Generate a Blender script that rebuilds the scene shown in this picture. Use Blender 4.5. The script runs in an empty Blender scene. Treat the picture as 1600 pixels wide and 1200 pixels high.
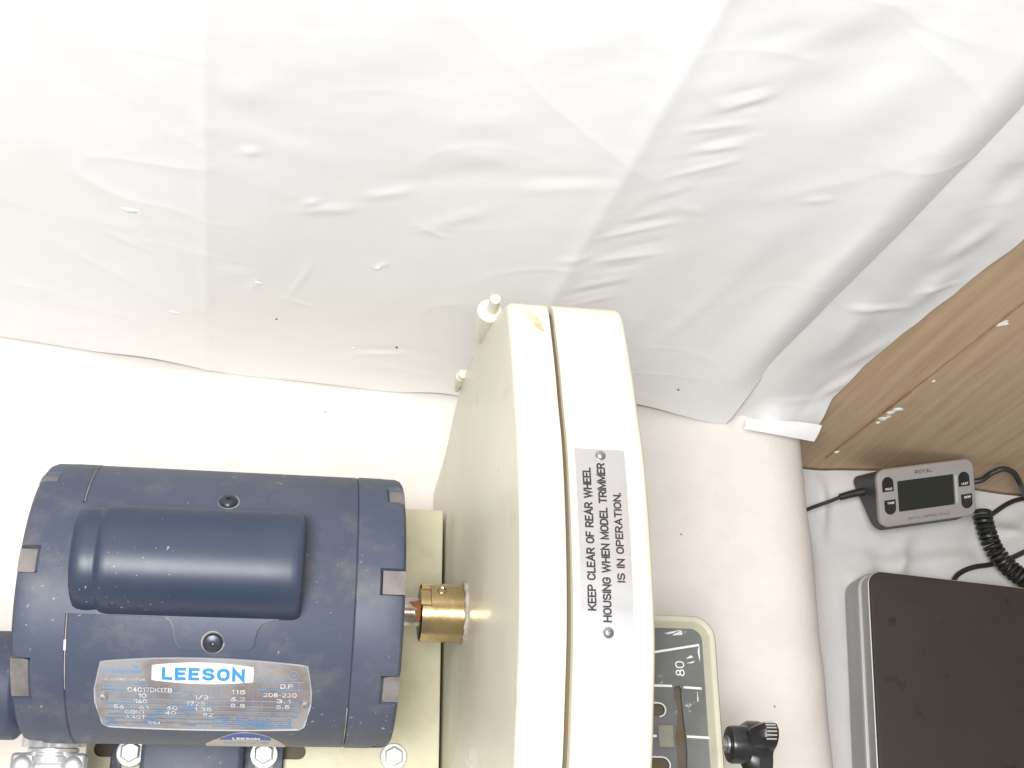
import bpy, bmesh, math, random
from mathutils import Vector, Matrix, noise
random.seed(7)
C = bpy.context.scene.collection
SC = bpy.context.scene

# ------------------------------------------------------------------ camera
R0 = Vector((0.98635719, -0.00558131, 0.16452459))      # image right
R1 = Vector((0.06034924, -0.91758444, -0.39293354))     # image down
R2 = Vector((0.15315828, 0.39750176, -0.90472918))      # view direction
CAM = Vector((0.0359667, -0.15687647, 0.67444004))
FPX = 1949.71
cd = bpy.data.cameras.new("camera")
co = bpy.data.objects.new("camera", cd)
C.objects.link(co)
m = Matrix((R0, -R1, -R2)).transposed().to_4x4()
m.translation = CAM
co.matrix_world = m
cd.sensor_width = 36.0
cd.lens = FPX / 1600 * 36
cd.clip_start = 0.01
cd.clip_end = 50
SC.camera = co

# ------------------------------------------------------------------ light
w = bpy.data.worlds.new("World")
SC.world = w
w.use_nodes = True
w.node_tree.nodes["Background"].inputs[0].default_value = (0.96, 0.98, 1.0, 1)
w.node_tree.nodes["Background"].inputs[1].default_value = 0.41
ld = bpy.data.lights.new("key_lamp", "AREA")
ld.shape = "RECTANGLE"
ld.size = 0.48
ld.size_y = 0.34
ld.energy = 23.5
ld.color = (1.0, 0.985, 0.96)
lo = bpy.data.objects.new("key_lamp", ld)
C.objects.link(lo)
lo.location = (-0.17, -0.26, 1.22)
lo.rotation_euler = (Vector((0.06, 0.06, -0.15)) - lo.location).to_track_quat("-Z", "Y").to_euler()
SC.view_settings.view_transform = "Standard"
SC.view_settings.look = "None"
SC.view_settings.exposure = 0.0
SC.view_settings.gamma = 1.0


# ------------------------------------------------------------------ materials
def mat(name, col, rough=0.5, metal=0.0, var=None, vscale=30.0, vdetail=4.0, stretch=(1, 1, 1), bump=0.0, bscale=200.0,
        specks=None, coat=0.0, vlo=0.4, vhi=0.7, bdist=0.001, spec=0.5, rvar=0.0, dirt=None):
    """principled material with colour variation, fine bump and optional specks / dirt (all in object space)"""
    M = bpy.data.materials.new(name)
    M.use_nodes = True
    nt = M.node_tree
    N, L = nt.nodes, nt.links
    b = N["Principled BSDF"]
    b.inputs["Roughness"].default_value = rough
    b.inputs["Metallic"].default_value = metal
    b.inputs["Coat Weight"].default_value = coat
    b.inputs["Specular IOR Level"].default_value = spec
    tc = N.new("ShaderNodeTexCoord")
    mp = N.new("ShaderNodeMapping")
    mp.inputs["Scale"].default_value = stretch
    L.new(tc.outputs["Object"], mp.inputs["Vector"])

    def nz(scale, detail, vec, rg=0.6):
        n = N.new("ShaderNodeTexNoise")
        n.inputs["Scale"].default_value = scale
        n.inputs["Detail"].default_value = detail
        n.inputs["Roughness"].default_value = rg
        L.new(vec, n.inputs["Vector"])
        return n

    def ramp(fac, lo_, hi_):
        r = N.new("ShaderNodeMapRange")
        r.inputs["From Min"].default_value = lo_
        r.inputs["From Max"].default_value = hi_
        r.clamp = True
        L.new(fac, r.inputs["Value"])
        return r.outputs["Result"]

    def mix(fac, a, c):
        x = N.new("ShaderNodeMix")
        x.data_type = "RGBA"
        L.new(fac, x.inputs["Factor"])
        for sock, v in ((x.inputs["A"], a), (x.inputs["B"], c)):
            if hasattr(v, "links"):
                L.new(v, sock)
            else:
                sock.default_value = (*v, 1)
        return x.outputs["Result"]

    cur = None
    if var is not None:
        n = nz(vscale, vdetail, mp.outputs["Vector"])
        cur = mix(ramp(n.outputs["Fac"], vlo, vhi), col, var)
    if dirt is not None:
        dcol, dsc, dlo, dhi = dirt
        n = nz(dsc, 6, tc.outputs["Object"], 0.7)
        cur = mix(ramp(n.outputs["Fac"], dlo, dhi), cur if cur is not None else col, dcol)
    if specks is not None:
        scol, ssc, thr = specks
        n = nz(ssc, 2, tc.outputs["Object"])
        big = nz(17, 2, tc.outputs["Object"])
        mu = N.new("ShaderNodeMath")
        mu.operation = "MULTIPLY"
        L.new(ramp(n.outputs["Fac"], thr, thr + 0.03), mu.inputs[0])
        L.new(ramp(big.outputs["Fac"], 0.46, 0.62), mu.inputs[1])
        cur = mix(mu.outputs[0], cur if cur is not None else col, scol)
    if cur is None:
        b.inputs["Base Color"].default_value = (*col, 1)
    else:
        L.new(cur, b.inputs["Base Color"])
    if rvar:
        n = nz(vscale * 1.7, 4, mp.outputs["Vector"])
        r = N.new("ShaderNodeMapRange")
        r.inputs["To Min"].default_value = max(0.03, rough - rvar)
        r.inputs["To Max"].default_value = rough + rvar
        L.new(n.outputs["Fac"], r.inputs["Value"])
        L.new(r.outputs["Result"], b.inputs["Roughness"])
    if bump:
        n = nz(bscale, 4, mp.outputs["Vector"])
        bp = N.new("ShaderNodeBump")
        bp.inputs["Strength"].default_value = bump
        bp.inputs["Distance"].default_value = bdist
        L.new(n.outputs["Fac"], bp.inputs["Height"])
        L.new(bp.outputs["Normal"], b.inputs["Normal"])
    return M


M_SHEET = mat("sheet_plastic", (0.885, 0.885, 0.89), 0.36, var=(0.865, 0.865, 0.87), vscale=9, bump=0.15, bscale=45, bdist=0.001, rvar=0.1)
M_WOOD = mat("wood_panel", (0.57, 0.42, 0.275), 0.8, vlo=0.36, vhi=0.66, var=(0.455, 0.315, 0.19), vscale=22, vdetail=8, stretch=(6, 6, 0.35), bump=0.15,
             bscale=60, dirt=((0.50, 0.37, 0.245), 260, 0.5, 0.8))
M_GOUGE = mat("raw_wood", (0.38, 0.20, 0.08), 0.8, var=(0.25, 0.12, 0.045), vscale=120)
M_CHIP = mat("white_chip", (0.82, 0.82, 0.80), 0.5, var=(0.62, 0.62, 0.60), vscale=200)
M_PLAT = mat("platform_cover", (0.785, 0.75, 0.71), 0.8, var=(0.735, 0.695, 0.65), vscale=25, bump=0.35, bscale=420, bdist=0.0008,
             specks=((0.42, 0.36, 0.30), 160, 0.79))
M_CLOTH = mat("cloth", (0.64, 0.64, 0.64), 0.85, var=(0.59, 0.59, 0.59), vscale=12, bump=0.4, bscale=160, bdist=0.001)
M_TABLE = mat("table_wood", (0.40, 0.30, 0.2), 0.6, var=(0.3, 0.2, 0.12), vscale=10)
M_CREAM = mat("cream_paint", (0.70, 0.675, 0.555), 0.40, var=(0.66, 0.63, 0.50), vscale=14, bump=0.22, bscale=330, bdist=0.0005,
              coat=0.15, specks=((0.45, 0.37, 0.22), 210, 0.74), dirt=((0.50, 0.445, 0.30), 34, 0.60, 0.86))
M_CREAMD = mat("cream_plate_paint", (0.68, 0.65, 0.48), 0.42, var=(0.56, 0.52, 0.34), vscale=26, vdetail=7, bump=0.3, bscale=180, bdist=0.0006,
               dirt=((0.60, 0.56, 0.42), 45, 0.5, 0.7), vlo=0.45, vhi=0.75)
M_TRAY = mat("tray_paint", (0.55, 0.54, 0.42), 0.45, var=(0.43, 0.40, 0.30), vscale=40, vdetail=7, vlo=0.5, vhi=0.8, bump=0.25, bscale=250, bdist=0.0005)
M_GASKET = mat("gasket", (0.12, 0.105, 0.075), 0.8, var=(0.15, 0.085, 0.045), vscale=26, bump=0.5, bscale=300)
M_NAVY = mat("navy_paint", (0.052, 0.065, 0.108), 0.52, var=(0.070, 0.081, 0.116), vscale=12, vdetail=6, bump=0.12, bscale=420, bdist=0.0004,
             specks=((0.42, 0.42, 0.42), 430, 0.70), dirt=((0.145, 0.136, 0.137), 38, 0.50, 0.88), rvar=0.08)
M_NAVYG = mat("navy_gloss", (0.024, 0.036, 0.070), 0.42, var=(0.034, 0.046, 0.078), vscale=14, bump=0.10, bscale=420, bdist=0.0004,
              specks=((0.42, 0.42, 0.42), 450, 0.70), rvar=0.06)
M_DUST = mat("dust_line", (0.40, 0.36, 0.31), 0.9, var=(0.16, 0.15, 0.15), vscale=90)
M_ALU = mat("cast_aluminium", (0.22, 0.20, 0.195), 0.75, 0.1, var=(0.14, 0.13, 0.125), vscale=90, bump=0.3, bscale=400)
M_DKSLOT = mat("dark_slot", (0.012, 0.012, 0.016), 0.7)
M_SCREW = mat("dark_screw", (0.06, 0.065, 0.085), 0.35, 0.5, var=(0.03, 0.03, 0.045), vscale=200)
M_PLATE = mat("nameplate_metal", (0.42, 0.41, 0.425), 0.45, 0.55, var=(0.30, 0.26, 0.25), vscale=42, vdetail=5, bump=0.15, bscale=200, vlo=0.42, vhi=0.62)
M_PLATERIM = mat("bright_metal", (0.80, 0.82, 0.86), 0.3, 0.8)
M_WHITE = mat("white_print", (0.88, 0.88, 0.88), 0.4)
M_STAMP = mat("stamped_white", (0.74, 0.74, 0.76), 0.5, var=(0.50, 0.49, 0.50), vscale=330, vlo=0.45, vhi=0.6)
M_BLUE = mat("blue_print", (0.055, 0.26, 0.50), 0.4)
M_BLUED = mat("pale_blue_print", (0.10, 0.26, 0.50), 0.4, var=(0.24, 0.30, 0.40), vscale=110, vlo=0.4, vhi=0.6)
M_DBLUE = mat("deep_blue_print", (0.02, 0.055, 0.29), 0.35)
M_STICK = mat("sticker_silver", (0.48, 0.44, 0.42), 0.45, 0.2, var=(0.36, 0.33, 0.36), vscale=240)
M_BRASS = mat("brass", (0.48, 0.365, 0.19), 0.25, 1.0, var=(0.33, 0.22, 0.12), vscale=60, vdetail=7, stretch=(1, 0.6, 0.6), bump=0.12, bscale=300, rvar=0.08, vlo=0.5, vhi=0.8)
M_STEEL = mat("shaft_steel", (0.58, 0.55, 0.53), 0.25, 1.0, var=(0.27, 0.18, 0.14), vscale=90, rvar=0.1)
M_RUST = mat("rust", (0.30, 0.11, 0.03), 0.85, var=(0.44, 0.19, 0.06), vscale=160, bump=0.6, bscale=400)
M_CRUST = mat("grey_sealant", (0.46, 0.43, 0.38), 0.85, var=(0.24, 0.20, 0.18), vscale=170, bump=0.8, bscale=380, bdist=0.002)
M_RIVET = mat("rivet_steel", (0.40, 0.39, 0.39), 0.35, 0.9)
M_ZINC = mat("zinc", (0.74, 0.74, 0.75), 0.38, 0.75, var=(0.60, 0.60, 0.61), vscale=120, rvar=0.1)
M_SIGN = mat("brushed_plate", (0.53, 0.53, 0.545), 0.42, 0.7, var=(0.53, 0.53, 0.545), vscale=60, stretch=(0.15, 1, 1), rvar=0.08)
M_BLACK = mat("black_print", (0.02, 0.018, 0.02), 0.5)
M_INSERT = mat("grey_insert", (0.125, 0.13, 0.135), 0.45, var=(0.175, 0.18, 0.185), vscale=35, vdetail=6,
               dirt=((0.72, 0.72, 0.72), 95, 0.63, 0.72), bump=0.1, bscale=200)
M_GREYG = mat("grey_block", (0.27, 0.27, 0.21), 0.6, var=(0.21, 0.21, 0.165), vscale=80)
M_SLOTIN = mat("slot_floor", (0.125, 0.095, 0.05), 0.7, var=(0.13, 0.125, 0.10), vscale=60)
M_KNOB = mat("black_plastic", (0.012, 0.012, 0.013), 0.28, var=(0.03, 0.03, 0.031), vscale=60, rvar=0.1)
M_RUBBER = mat("black_rubber", (0.016, 0.016, 0.017), 0.45, var=(0.028, 0.028, 0.028), vscale=60)
M_SCTOP = mat("scale_top", (0.037, 0.030, 0.027), 0.42, var=(0.046, 0.038, 0.034), vscale=9, rvar=0.1,
              dirt=((0.016, 0.014, 0.013), 34, 0.60, 0.68))
M_SCSIDE = mat("scale_side", (0.42, 0.42, 0.425), 0.45, 0.3, var=(0.37, 0.37, 0.375), vscale=20)
M_TRIM = mat("trim_light", (0.62, 0.62, 0.62), 0.3, 0.5)
M_DISP = mat("display_silver", (0.43, 0.405, 0.39), 0.38, 0.4, var=(0.41, 0.385, 0.37), vscale=300)
M_DISPB = mat("display_body", (0.048, 0.050, 0.054), 0.5, var=(0.06, 0.062, 0.066), vscale=200)
M_LCD = mat("lcd", (0.020, 0.020, 0.014), 0.3, var=(0.018, 0.018, 0.013), vscale=60)
M_GREYP = mat("grey_print", (0.10, 0.09, 0.088), 0.5)
M_RUSTSTAIN = mat("tan_stain", (0.50, 0.38, 0.22), 0.5, var=(0.78, 0.72, 0.52), vscale=110)


# ------------------------------------------------------------------ helpers
def thing(name, label, cat, loc=(0, 0, 0)):
    o = bpy.data.objects.new(name, None)
    o.empty_display_size = 0.02
    C.objects.link(o)
    o.location = loc
    o["label"] = label
    o["category"] = cat
    return o


def tag(o, label, cat):
    o["label"] = label
    o["category"] = cat
    return o


def link_mesh(name, me, parent=None):
    o = bpy.data.objects.new(name, me)
    C.objects.link(o)
    if parent is not None:
        o.parent = parent
        pl = parent.location.copy()
        if parent.parent is not None:
            pl += parent.parent.location
        o.location = -pl          # geometry is written in world coordinates
        if parent.type == "MESH":
            o.location = Vector((0, 0, 0))
    return o


def obj(name, geo, material, parent=None, sharp=35, flat=False):
    v, f = geo
    me = bpy.data.meshes.new(name)
    me.from_pydata([tuple(p) for p in v], [], f)
    me.validate()
    bm = bmesh.new()
    bm.from_mesh(me)
    bmesh.ops.recalc_face_normals(bm, faces=bm.faces)
    bm.to_mesh(me)
    bm.free()
    if not flat:
        for p in me.polygons:
            p.use_smooth = True
        me.set_sharp_from_angle(angle=math.radians(sharp))
    mats = material if isinstance(material, (list, tuple)) else [material]
    for x in mats:
        me.materials.append(x)
    return link_mesh(name, me, parent)


def join(*gs):
    V, F = [], []
    for v, f in gs:
        k = len(V)
        V += list(v)
        F += [tuple(i + k for i in q) for q in f]
    return V, F


def xf(geo, M):
    return [M @ Vector(p) for p in geo[0]], geo[1]


def frame(o, ax, up=Vector((0, 0, 1))):
    """matrix whose local Z is ax"""
    z = Vector(ax).normalized()
    x = Vector(up).cross(z)
    if x.length < 1e-6:
        x = Vector((1, 0, 0))
    x.normalize()
    y = z.cross(x)
    M = Matrix((x, y, z)).transposed().to_4x4()
    M.translation = Vector(o)
    return M


def lathe(profile, n=48, cap=True, rfun=None):
    """profile [(z, r)] around local Z"""
    V, F = [], []
    for z, r in profile:
        for i in range(n):
            a = 2 * math.pi * i / n
            rr = r if rfun is None else r * rfun(a, z)
            V.append(Vector((rr * math.cos(a), rr * math.sin(a), z)))
    for k in range(len(profile) - 1):
        for i in range(n):
            j = (i + 1) % n
            F.append((k * n + i, k * n + j, (k + 1) * n + j, (k + 1) * n + i))
    if cap:
        F.append(tuple(range(n)))
        F.append(tuple((len(profile) - 1) * n + i for i in range(n)))
    return V, F


XM = Matrix(((0, 0, 1, 0), (1, 0, 0, 0), (0, 1, 0, 0), (0, 0, 0, 1)))   # local z -> world X


def lathe_x(profile, n=64, cy=0.0, cz=0.0, cap=True, rfun=None):
    g = xf(lathe(profile, n, cap, rfun), XM)
    return [p + Vector((0, cy, cz)) for p in g[0]], g[1]


def loft(rings, cap=True):
    n = len(rings[0])
    V = [Vector(p) for r in rings for p in r]
    F = []
    for k in range(len(rings) - 1):
        for i in range(n):
            j = (i + 1) % n
            F.append((k * n + i, k * n + j, (k + 1) * n + j, (k + 1) * n + i))
    if cap:
        F.append(tuple(range(n)))
        F.append(tuple((len(rings) - 1) * n + i for i in range(n)))
    return V, F


def box(x0, x1, y0, y1, z0, z1, bev=0.0, seg=3):
    bm = bmesh.new()
    bmesh.ops.create_cube(bm, size=1)
    for v in bm.verts:
        v.co = Vector((x0 + (v.co.x + .5) * (x1 - x0), y0 + (v.co.y + .5) * (y1 - y0), z0 + (v.co.z + .5) * (z1 - z0)))
    if bev:
        bmesh.ops.bevel(bm, geom=bm.edges[:], offset=bev, segments=seg, affect="EDGES", profile=0.5)
    g = ([v.co.copy() for v in bm.verts], [tuple(v.index for v in f.verts) for f in bm.faces])
    bm.verts.index_update()
    g = ([v.co.copy() for v in bm.verts], [tuple(v.index for v in f.verts) for f in bm.faces])
    bm.free()
    return g


def crom(pts, sub=8, closed=False):
    P = [Vector(p) for p in pts]
    out = []
    n = len(P)
    rng = n if closed else n - 1
    for i in range(rng):
        if closed:
            a, b, c, d = P[(i - 1) % n], P[i], P[(i + 1) % n], P[(i + 2) % n]
        else:
            a, b, c, d = P[max(i - 1, 0)], P[i], P[i + 1], P[min(i + 2, n - 1)]
        for k in range(sub):
            t = k / sub
            out.append(0.5 * ((2 * b) + (c - a) * t + (2 * a - 5 * b + 4 * c - d) * t * t + (3 * b - a - 3 * c + d) * t ** 3))
    if not closed:
        out.append(P[-1])
    return out


def tube(path, r, n=10, cap=True):
    rings = []
    up = Vector((0.13, 0.21, 1)).normalized()
    L = len(path)
    x = None
    for i, p in enumerate(path):
        t = (path[min(i + 1, L - 1)] - path[max(i - 1, 0)]).normalized()
        x = (up.cross(t) if x is None else x - t * x.dot(t)).normalized()
        y = t.cross(x)
        rr = r(i / (L - 1)) if callable(r) else r
        rings.append([p + rr * (math.cos(2 * math.pi * k / n) * x + math.sin(2 * math.pi * k / n) * y) for k in range(n)])
    return loft(rings, cap)


# plain sans-serif capitals drawn as strokes on a 4 x 6 field
def _arc(cx, cy, rx, ry, a0, a1, n_=8):
    return [(cx + rx * math.cos(math.radians(a0 + (a1 - a0) * k / n_)), cy + ry * math.sin(math.radians(a0 + (a1 - a0) * k / n_))) for k in range(n_ + 1)]


_O = _arc(2, 4, 2, 2, 0, 180) + _arc(2, 2, 2, 2, 180, 360) + [(4, 4)]
_S = _arc(2, 4.55, 1.9, 1.45, 25, 270, 12) + _arc(2, 1.6, 2.0, 1.5, 90, -155, 12)
GLYPH = {
    "A": (4.4, [[(0, 0), (2.2, 6), (4.4, 0)], [(0.8, 1.9), (3.6, 1.9)]]), "B": (3.9, [[(0, 0), (0, 6), (2.2, 6)] + _arc(2.2, 4.6, 1.5, 1.4, 90, -90) + [(0, 3.2)], [(2.2, 3.2)] + _arc(2.2, 1.6, 1.7, 1.6, 90, -90) + [(0, 0)]]),
    "C": (4, [_arc(2, 4, 2, 2, 15, 180) + _arc(2, 2, 2, 2, 180, 345)]), "D": (4, [[(0, 0), (0, 6), (1.6, 6)] + _arc(1.6, 3.6, 2.4, 2.4, 90, 0) + _arc(1.6, 2.4, 2.4, 2.4, 0, -90) + [(0, 0)]]),
    "E": (3.3, [[(3.3, 6), (0, 6), (0, 0), (3.3, 0)], [(0, 3.1), (2.9, 3.1)]]), "F": (3.2, [[(3.2, 6), (0, 6), (0, 0)], [(0, 3.0), (2.8, 3.0)]]),
    "G": (4, [_arc(2, 4, 2, 2, 15, 180) + _arc(2, 2, 2, 2, 180, 360) + [(4, 2.8), (2.2, 2.8)]]), "H": (4, [[(0, 0), (0, 6)], [(4, 0), (4, 6)], [(0, 3), (4, 3)]]),
    "I": (0, [[(0, 0), (0, 6)]]), "K": (4, [[(0, 0), (0, 6)], [(4, 6), (0.2, 2.2)], [(1.4, 3.4), (4.1, 0)]]), "L": (3.1, [[(0, 6), (0, 0), (3.1, 0)]]),
    "M": (5, [[(0, 0), (0, 6), (2.5, 0.6), (5, 6), (5, 0)]]), "N": (4, [[(0, 0), (0, 6), (4, 0), (4, 6)]]), "O": (4, [_O]), "P": (3.8, [[(0, 0), (0, 6), (2.2, 6)] + _arc(2.2, 4.4, 1.6, 1.6, 90, -90) + [(0, 2.8)]]),
    "R": (3.9, [[(0, 0), (0, 6), (2.2, 6)] + _arc(2.2, 4.4, 1.6, 1.6, 90, -90) + [(0, 2.8)], [(2.0, 2.8), (3.9, 0)]]), "S": (4, [_S]), "T": (3.8, [[(0, 6), (3.8, 6)], [(1.9, 6), (1.9, 0)]]),
    "U": (4, [[(0, 6), (0, 2)] + _arc(2, 2, 2, 2, 180, 360) + [(4, 6)]]), "V": (4.2, [[(0, 6), (2.1, 0), (4.2, 6)]]), "W": (6.2, [[(0, 6), (1.5, 0), (3.1, 5.6), (4.7, 0), (6.2, 6)]]), "Y": (4, [[(0, 6), (2, 3), (2, 0)], [(4, 6), (2, 3)]]),
    "0": (3.6, [_arc(1.8, 4.1, 1.8, 1.9, 0, 180) + _arc(1.8, 1.9, 1.8, 1.9, 180, 360) + [(3.6, 4.1)]]), "1": (1.4, [[(0, 4.8), (1.4, 6), (1.4, 0)]]),
    "2": (3.7, [_arc(1.8, 4.2, 1.8, 1.8, 160, -35) + [(0, 0), (3.7, 0)]]), "3": (3.7, [_arc(1.7, 4.5, 1.7, 1.5, 150, -90) + _arc(1.7, 1.6, 1.9, 1.5, 90, -150)]),
    "4": (3.9, [[(2.9, 0), (2.9, 6), (0, 1.8), (3.9, 1.8)]]), "5": (3.7, [[(3.4, 6), (0.5, 6), (0.2, 3.2)] + _arc(1.7, 2.0, 1.9, 1.9, 120, -150)]), "6": (3.7, [[(2.9, 6), (0.4, 2.9)] + _arc(1.8, 1.8, 1.8, 1.8, 150, 510, 16)]),
    "7": (3.6, [[(0, 6), (3.6, 6), (1.2, 0)]]), "8": (3.6, [_arc(1.8, 4.5, 1.5, 1.45, -90, 270, 14), _arc(1.8, 1.5, 1.8, 1.5, 90, 450, 14)]), "9": (3.7, [[(0.8, 0), (3.3, 3.1)] + _arc(1.9, 4.2, 1.8, 1.8, -30, 330, 16)]),
    ".": (0.3, [[(0, -0.3), (0, 0.5)]]), "-": (2, [[(0, 2.9), (2, 2.9)]]), "/": (3, [[(0, -0.4), (3, 6.4)]]), " ": (1.6, [])}


def stroke_text(s_, width=None, height=1.0, wt=0.16, gap=1.5):
    """flat geometry centred on the origin; wt = stroke width over cap height; z holds a tiny per-stroke lift"""
    x, strokes = 0.0, []
    for ch in s_:
        w_, st = GLYPH[ch]
        strokes += [[(p[0] + x, p[1]) for p in q] for q in st]
        x += w_ + gap
    tot = x - gap
    ky = height / 6.0
    kx = (width / tot) if width else ky
    hw = wt * height / 2
    V, F = [], []
    for si, q in enumerate(strokes):
        P_ = [Vector(((a_ - tot / 2) * kx, (b_ - 3) * ky)) for a_, b_ in q]
        P_ = [p for k, p in enumerate(P_) if k == 0 or (p - P_[k - 1]).length > 1e-7]
        closed = (P_[0] - P_[-1]).length < 1e-6
        n_ = len(P_)
        b0 = len(V)
        for k in range(n_):
            d0 = (P_[k] - P_[k - 1]).normalized() if k > 0 else ((P_[-1] - P_[-2]).normalized() if closed else None)
            d1 = (P_[k + 1] - P_[k]).normalized() if k < n_ - 1 else ((P_[1] - P_[0]).normalized() if closed else None)
            d0 = d0 or d1
            d1 = d1 or d0
            n0, n1 = Vector((-d0.y, d0.x)), Vector((-d1.y, d1.x))
            mm = n0 + n1
            if mm.length < 0.2:
                mm = n0
            mm.normalize()
            c_ = max(0.35, mm.dot(n0))
            e_ = Vector((0, 0))
            if not closed and k == 0:
                e_ = -d1 * hw * 0.9
            if not closed and k == n_ - 1:
                e_ = d0 * hw * 0.9
            z_ = (si % 5) * 0.00001
            V += [Vector((*(P_[k] + e_ + mm * hw / c_), z_)), Vector((*(P_[k] + e_ - mm * hw / c_), z_))]
        for k in range(n_ - 1):
            F.append((b0 + 2 * k, b0 + 2 * k + 1, b0 + 2 * k + 3, b0 + 2 * k + 2))
    return V, F


def warp3(geo, fn):
    return [fn(p.x, p.y, p.z) for p in geo[0]], geo[1]


def warp(geo, fn):
    return [fn(p.x, p.y) for p in geo[0]], geo[1]


def boolean(geo, cutters):
    def mk(g):
        me = bpy.data.meshes.new("tmp")
        me.from_pydata([tuple(p) for p in g[0]], [], g[1])
        bm = bmesh.new()
        bm.from_mesh(me)
        bmesh.ops.recalc_face_normals(bm, faces=bm.faces)
        bm.to_mesh(me)
        bm.free()
        o = bpy.data.objects.new("tmp", me)
        C.objects.link(o)
        return o
    a = mk(geo)
    bs = []
    for c in cutters:
        b = mk(c)
        bs.append(b)
        md = a.modifiers.new("cut", "BOOLEAN")
        md.operation = "DIFFERENCE"
        md.solver = "EXACT"
        md.object = b
    bpy.context.view_layer.update()
    me = bpy.data.meshes.new_from_object(a.evaluated_get(bpy.context.evaluated_depsgraph_get()))
    g = ([v.co.copy() for v in me.vertices], [tuple(p.vertices) for p in me.polygons])
    for o in [a] + bs:
        bpy.data.objects.remove(o)
    bpy.data.meshes.remove(me)
    return g


def prism(poly, z0, z1):
    n = len(poly)
    V = [Vector((p[0], p[1], z0)) for p in poly] + [Vector((p[0], p[1], z1)) for p in poly]
    F = [tuple(range(n)), tuple(range(n, 2 * n))] + [(i, (i + 1) % n, n + (i + 1) % n, n + i) for i in range(n)]
    return V, F


def capsule(x0, x1, y, r, n=8):
    P = [(x1 + r * math.cos(a), y + r * math.sin(a)) for a in [(-.5 + k / n) * math.pi for k in range(n + 1)]]
    P += [(x0 + r * math.cos(a), y + r * math.sin(a)) for a in [(.5 + k / n) * math.pi for k in range(n + 1)]]
    return P


def lerp_table(T, x):
    if x <= T[0][0]:
        return T[0][1]
    for (a, u), (b, v) in zip(T, T[1:]):
        if x <= b:
            return u + (v - u) * (x - a) / (b - a) if b > a else v
    return T[-1][1]


def smooth(t):
    t = max(0.0, min(1.0, t))
    return t * t * (3 - 2 * t)


def ray(px, py):
    return (R0 * ((px - 800) / FPX) + R1 * ((py - 600) / FPX) + R2)


# ------------------------------------------------------------------ setting
WN = Vector((0.0536, 0.9986, 0)).normalized()     # into the wall
WT = Vector((0.9986, -0.0536, 0)).normalized()    # along the wall
D_SHEET, D_SECOND, D_WOOD = 0.2132, 0.2225, 0.234
ZB = -0.185      # platform top
ZC = -0.312      # lower cloth


def wall_pt(u, z, d):
    return WN * d + WT * u + Vector((0, 0, z))


def wall_at(px, py, d=D_SHEET):
    """where a sight line meets the sheet's plane, as (along, height)"""
    r = ray(px, py)
    p = CAM + r * ((d - WN.dot(CAM)) / WN.dot(r))
    return p.dot(WT), p.z


# wall of wood panel
wall = obj("wall", box(-0.7, 1.3, 0, 0.02, -0.36, 0.75), M_WOOD)
wall.matrix_world = Matrix((WT, WN, Vector((0, 0, 1)))).transposed().to_4x4()
wall.location = WN * D_WOOD
wall["kind"] = "structure"
u0, z0 = wall_at(1290, 715, D_WOOD)
u1, z1 = wall_at(1600, 472, D_WOOD)
V, F = [], []
NS = 90
for i in range(NS):
    t = i / (NS - 1)
    u, z = u0 + (u1 - u0) * t + 0.0007 * noise.noise((t * 14, 1, 0)), z0 + (z1 - z0) * t
    wd = 0.0003 + 0.0010 * max(0, noise.noise((t * 22, 7, 3)) + 0.25) + (0.0007 if 0.33 < t < 0.5 else 0)
    if 0.62 < t < 0.80:
        wd *= 0.55
    for s, dd in ((-1, -0.0003), (0, -0.0008), (1, -0.0003)):
        V.append(Vector((u + s * wd, dd, z)))
for i in range(NS - 1):
    for k in range(2):
        F.append((i * 3 + k, i * 3 + k + 1, i * 3 + k + 4, i * 3 + k + 3))
o = obj("gouge", (V, F), M_GOUGE)
o.parent = wall
for (px, py, sx, sz) in ((1566, 506, .0042, .0042), (1381, 654, .0048, .0052), (1392, 645, .0035, .006), (1402, 640, .0042, .0044), (1307, 706, .0026, .0024), (1372, 660, .002, .002), (1459, 595, .0012, .0014)):
    u, z = wall_at(px, py, D_WOOD)
    g = lathe([(0, 1.0), (0.35, 0.85), (0.6, 0.4)], 11, rfun=lambda a, zz: 1 + 0.32 * math.sin(3 * a + u * 900) + 0.2 * math.sin(7 * a + z * 700))
    g = ([Vector((u + p.x * sx * .75, -0.0018 * p.z, z + (p.y * sz + p.x * sx * .4))) for p in g[0]], g[1])
    o = obj("paint_chip", g, M_CHIP)
    o.parent = wall

# table under everything
t = obj("table", box(-0.9, 1.2, -0.9, 0.215, -0.38, -0.326, 0.004), M_TABLE)
t["kind"] = "structure"

# the white cloth on the lower level
CR = [((0.512, 0.13), (0.50, 0.02), .0045, .010), ((0.455, 0.17), (0.445, 0.05), .003, .008), ((0.52, 0.125), (0.62, 0.135), .0035, .010),
      ((0.60, 0.17), (0.70, 0.14), .004, .010), ((0.50, 0.115), (0.54, 0.098), .003, .007), ((0.425, 0.1), (0.44, -0.1), .003, .012),
      ((0.47, 0.195), (0.475, 0.15), .004, .006), ((0.63, 0.15), (0.72, 0.19), .004, .009), ((0.55, 0.15), (0.535, 0.11), .003, .007)]


def seg_dist(x, y, a, b):
    ax, ay, bx, by = *a, *b
    L2 = (bx - ax) ** 2 + (by - ay) ** 2
    t_ = max(0, min(1, ((x - ax) * (bx - ax) + (y - ay) * (by - ay)) / L2))
    dx, dy = x - ax - t_ * (bx - ax), y - ay - t_ * (by - ay)
    return math.hypot(dx, dy), t_


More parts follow.
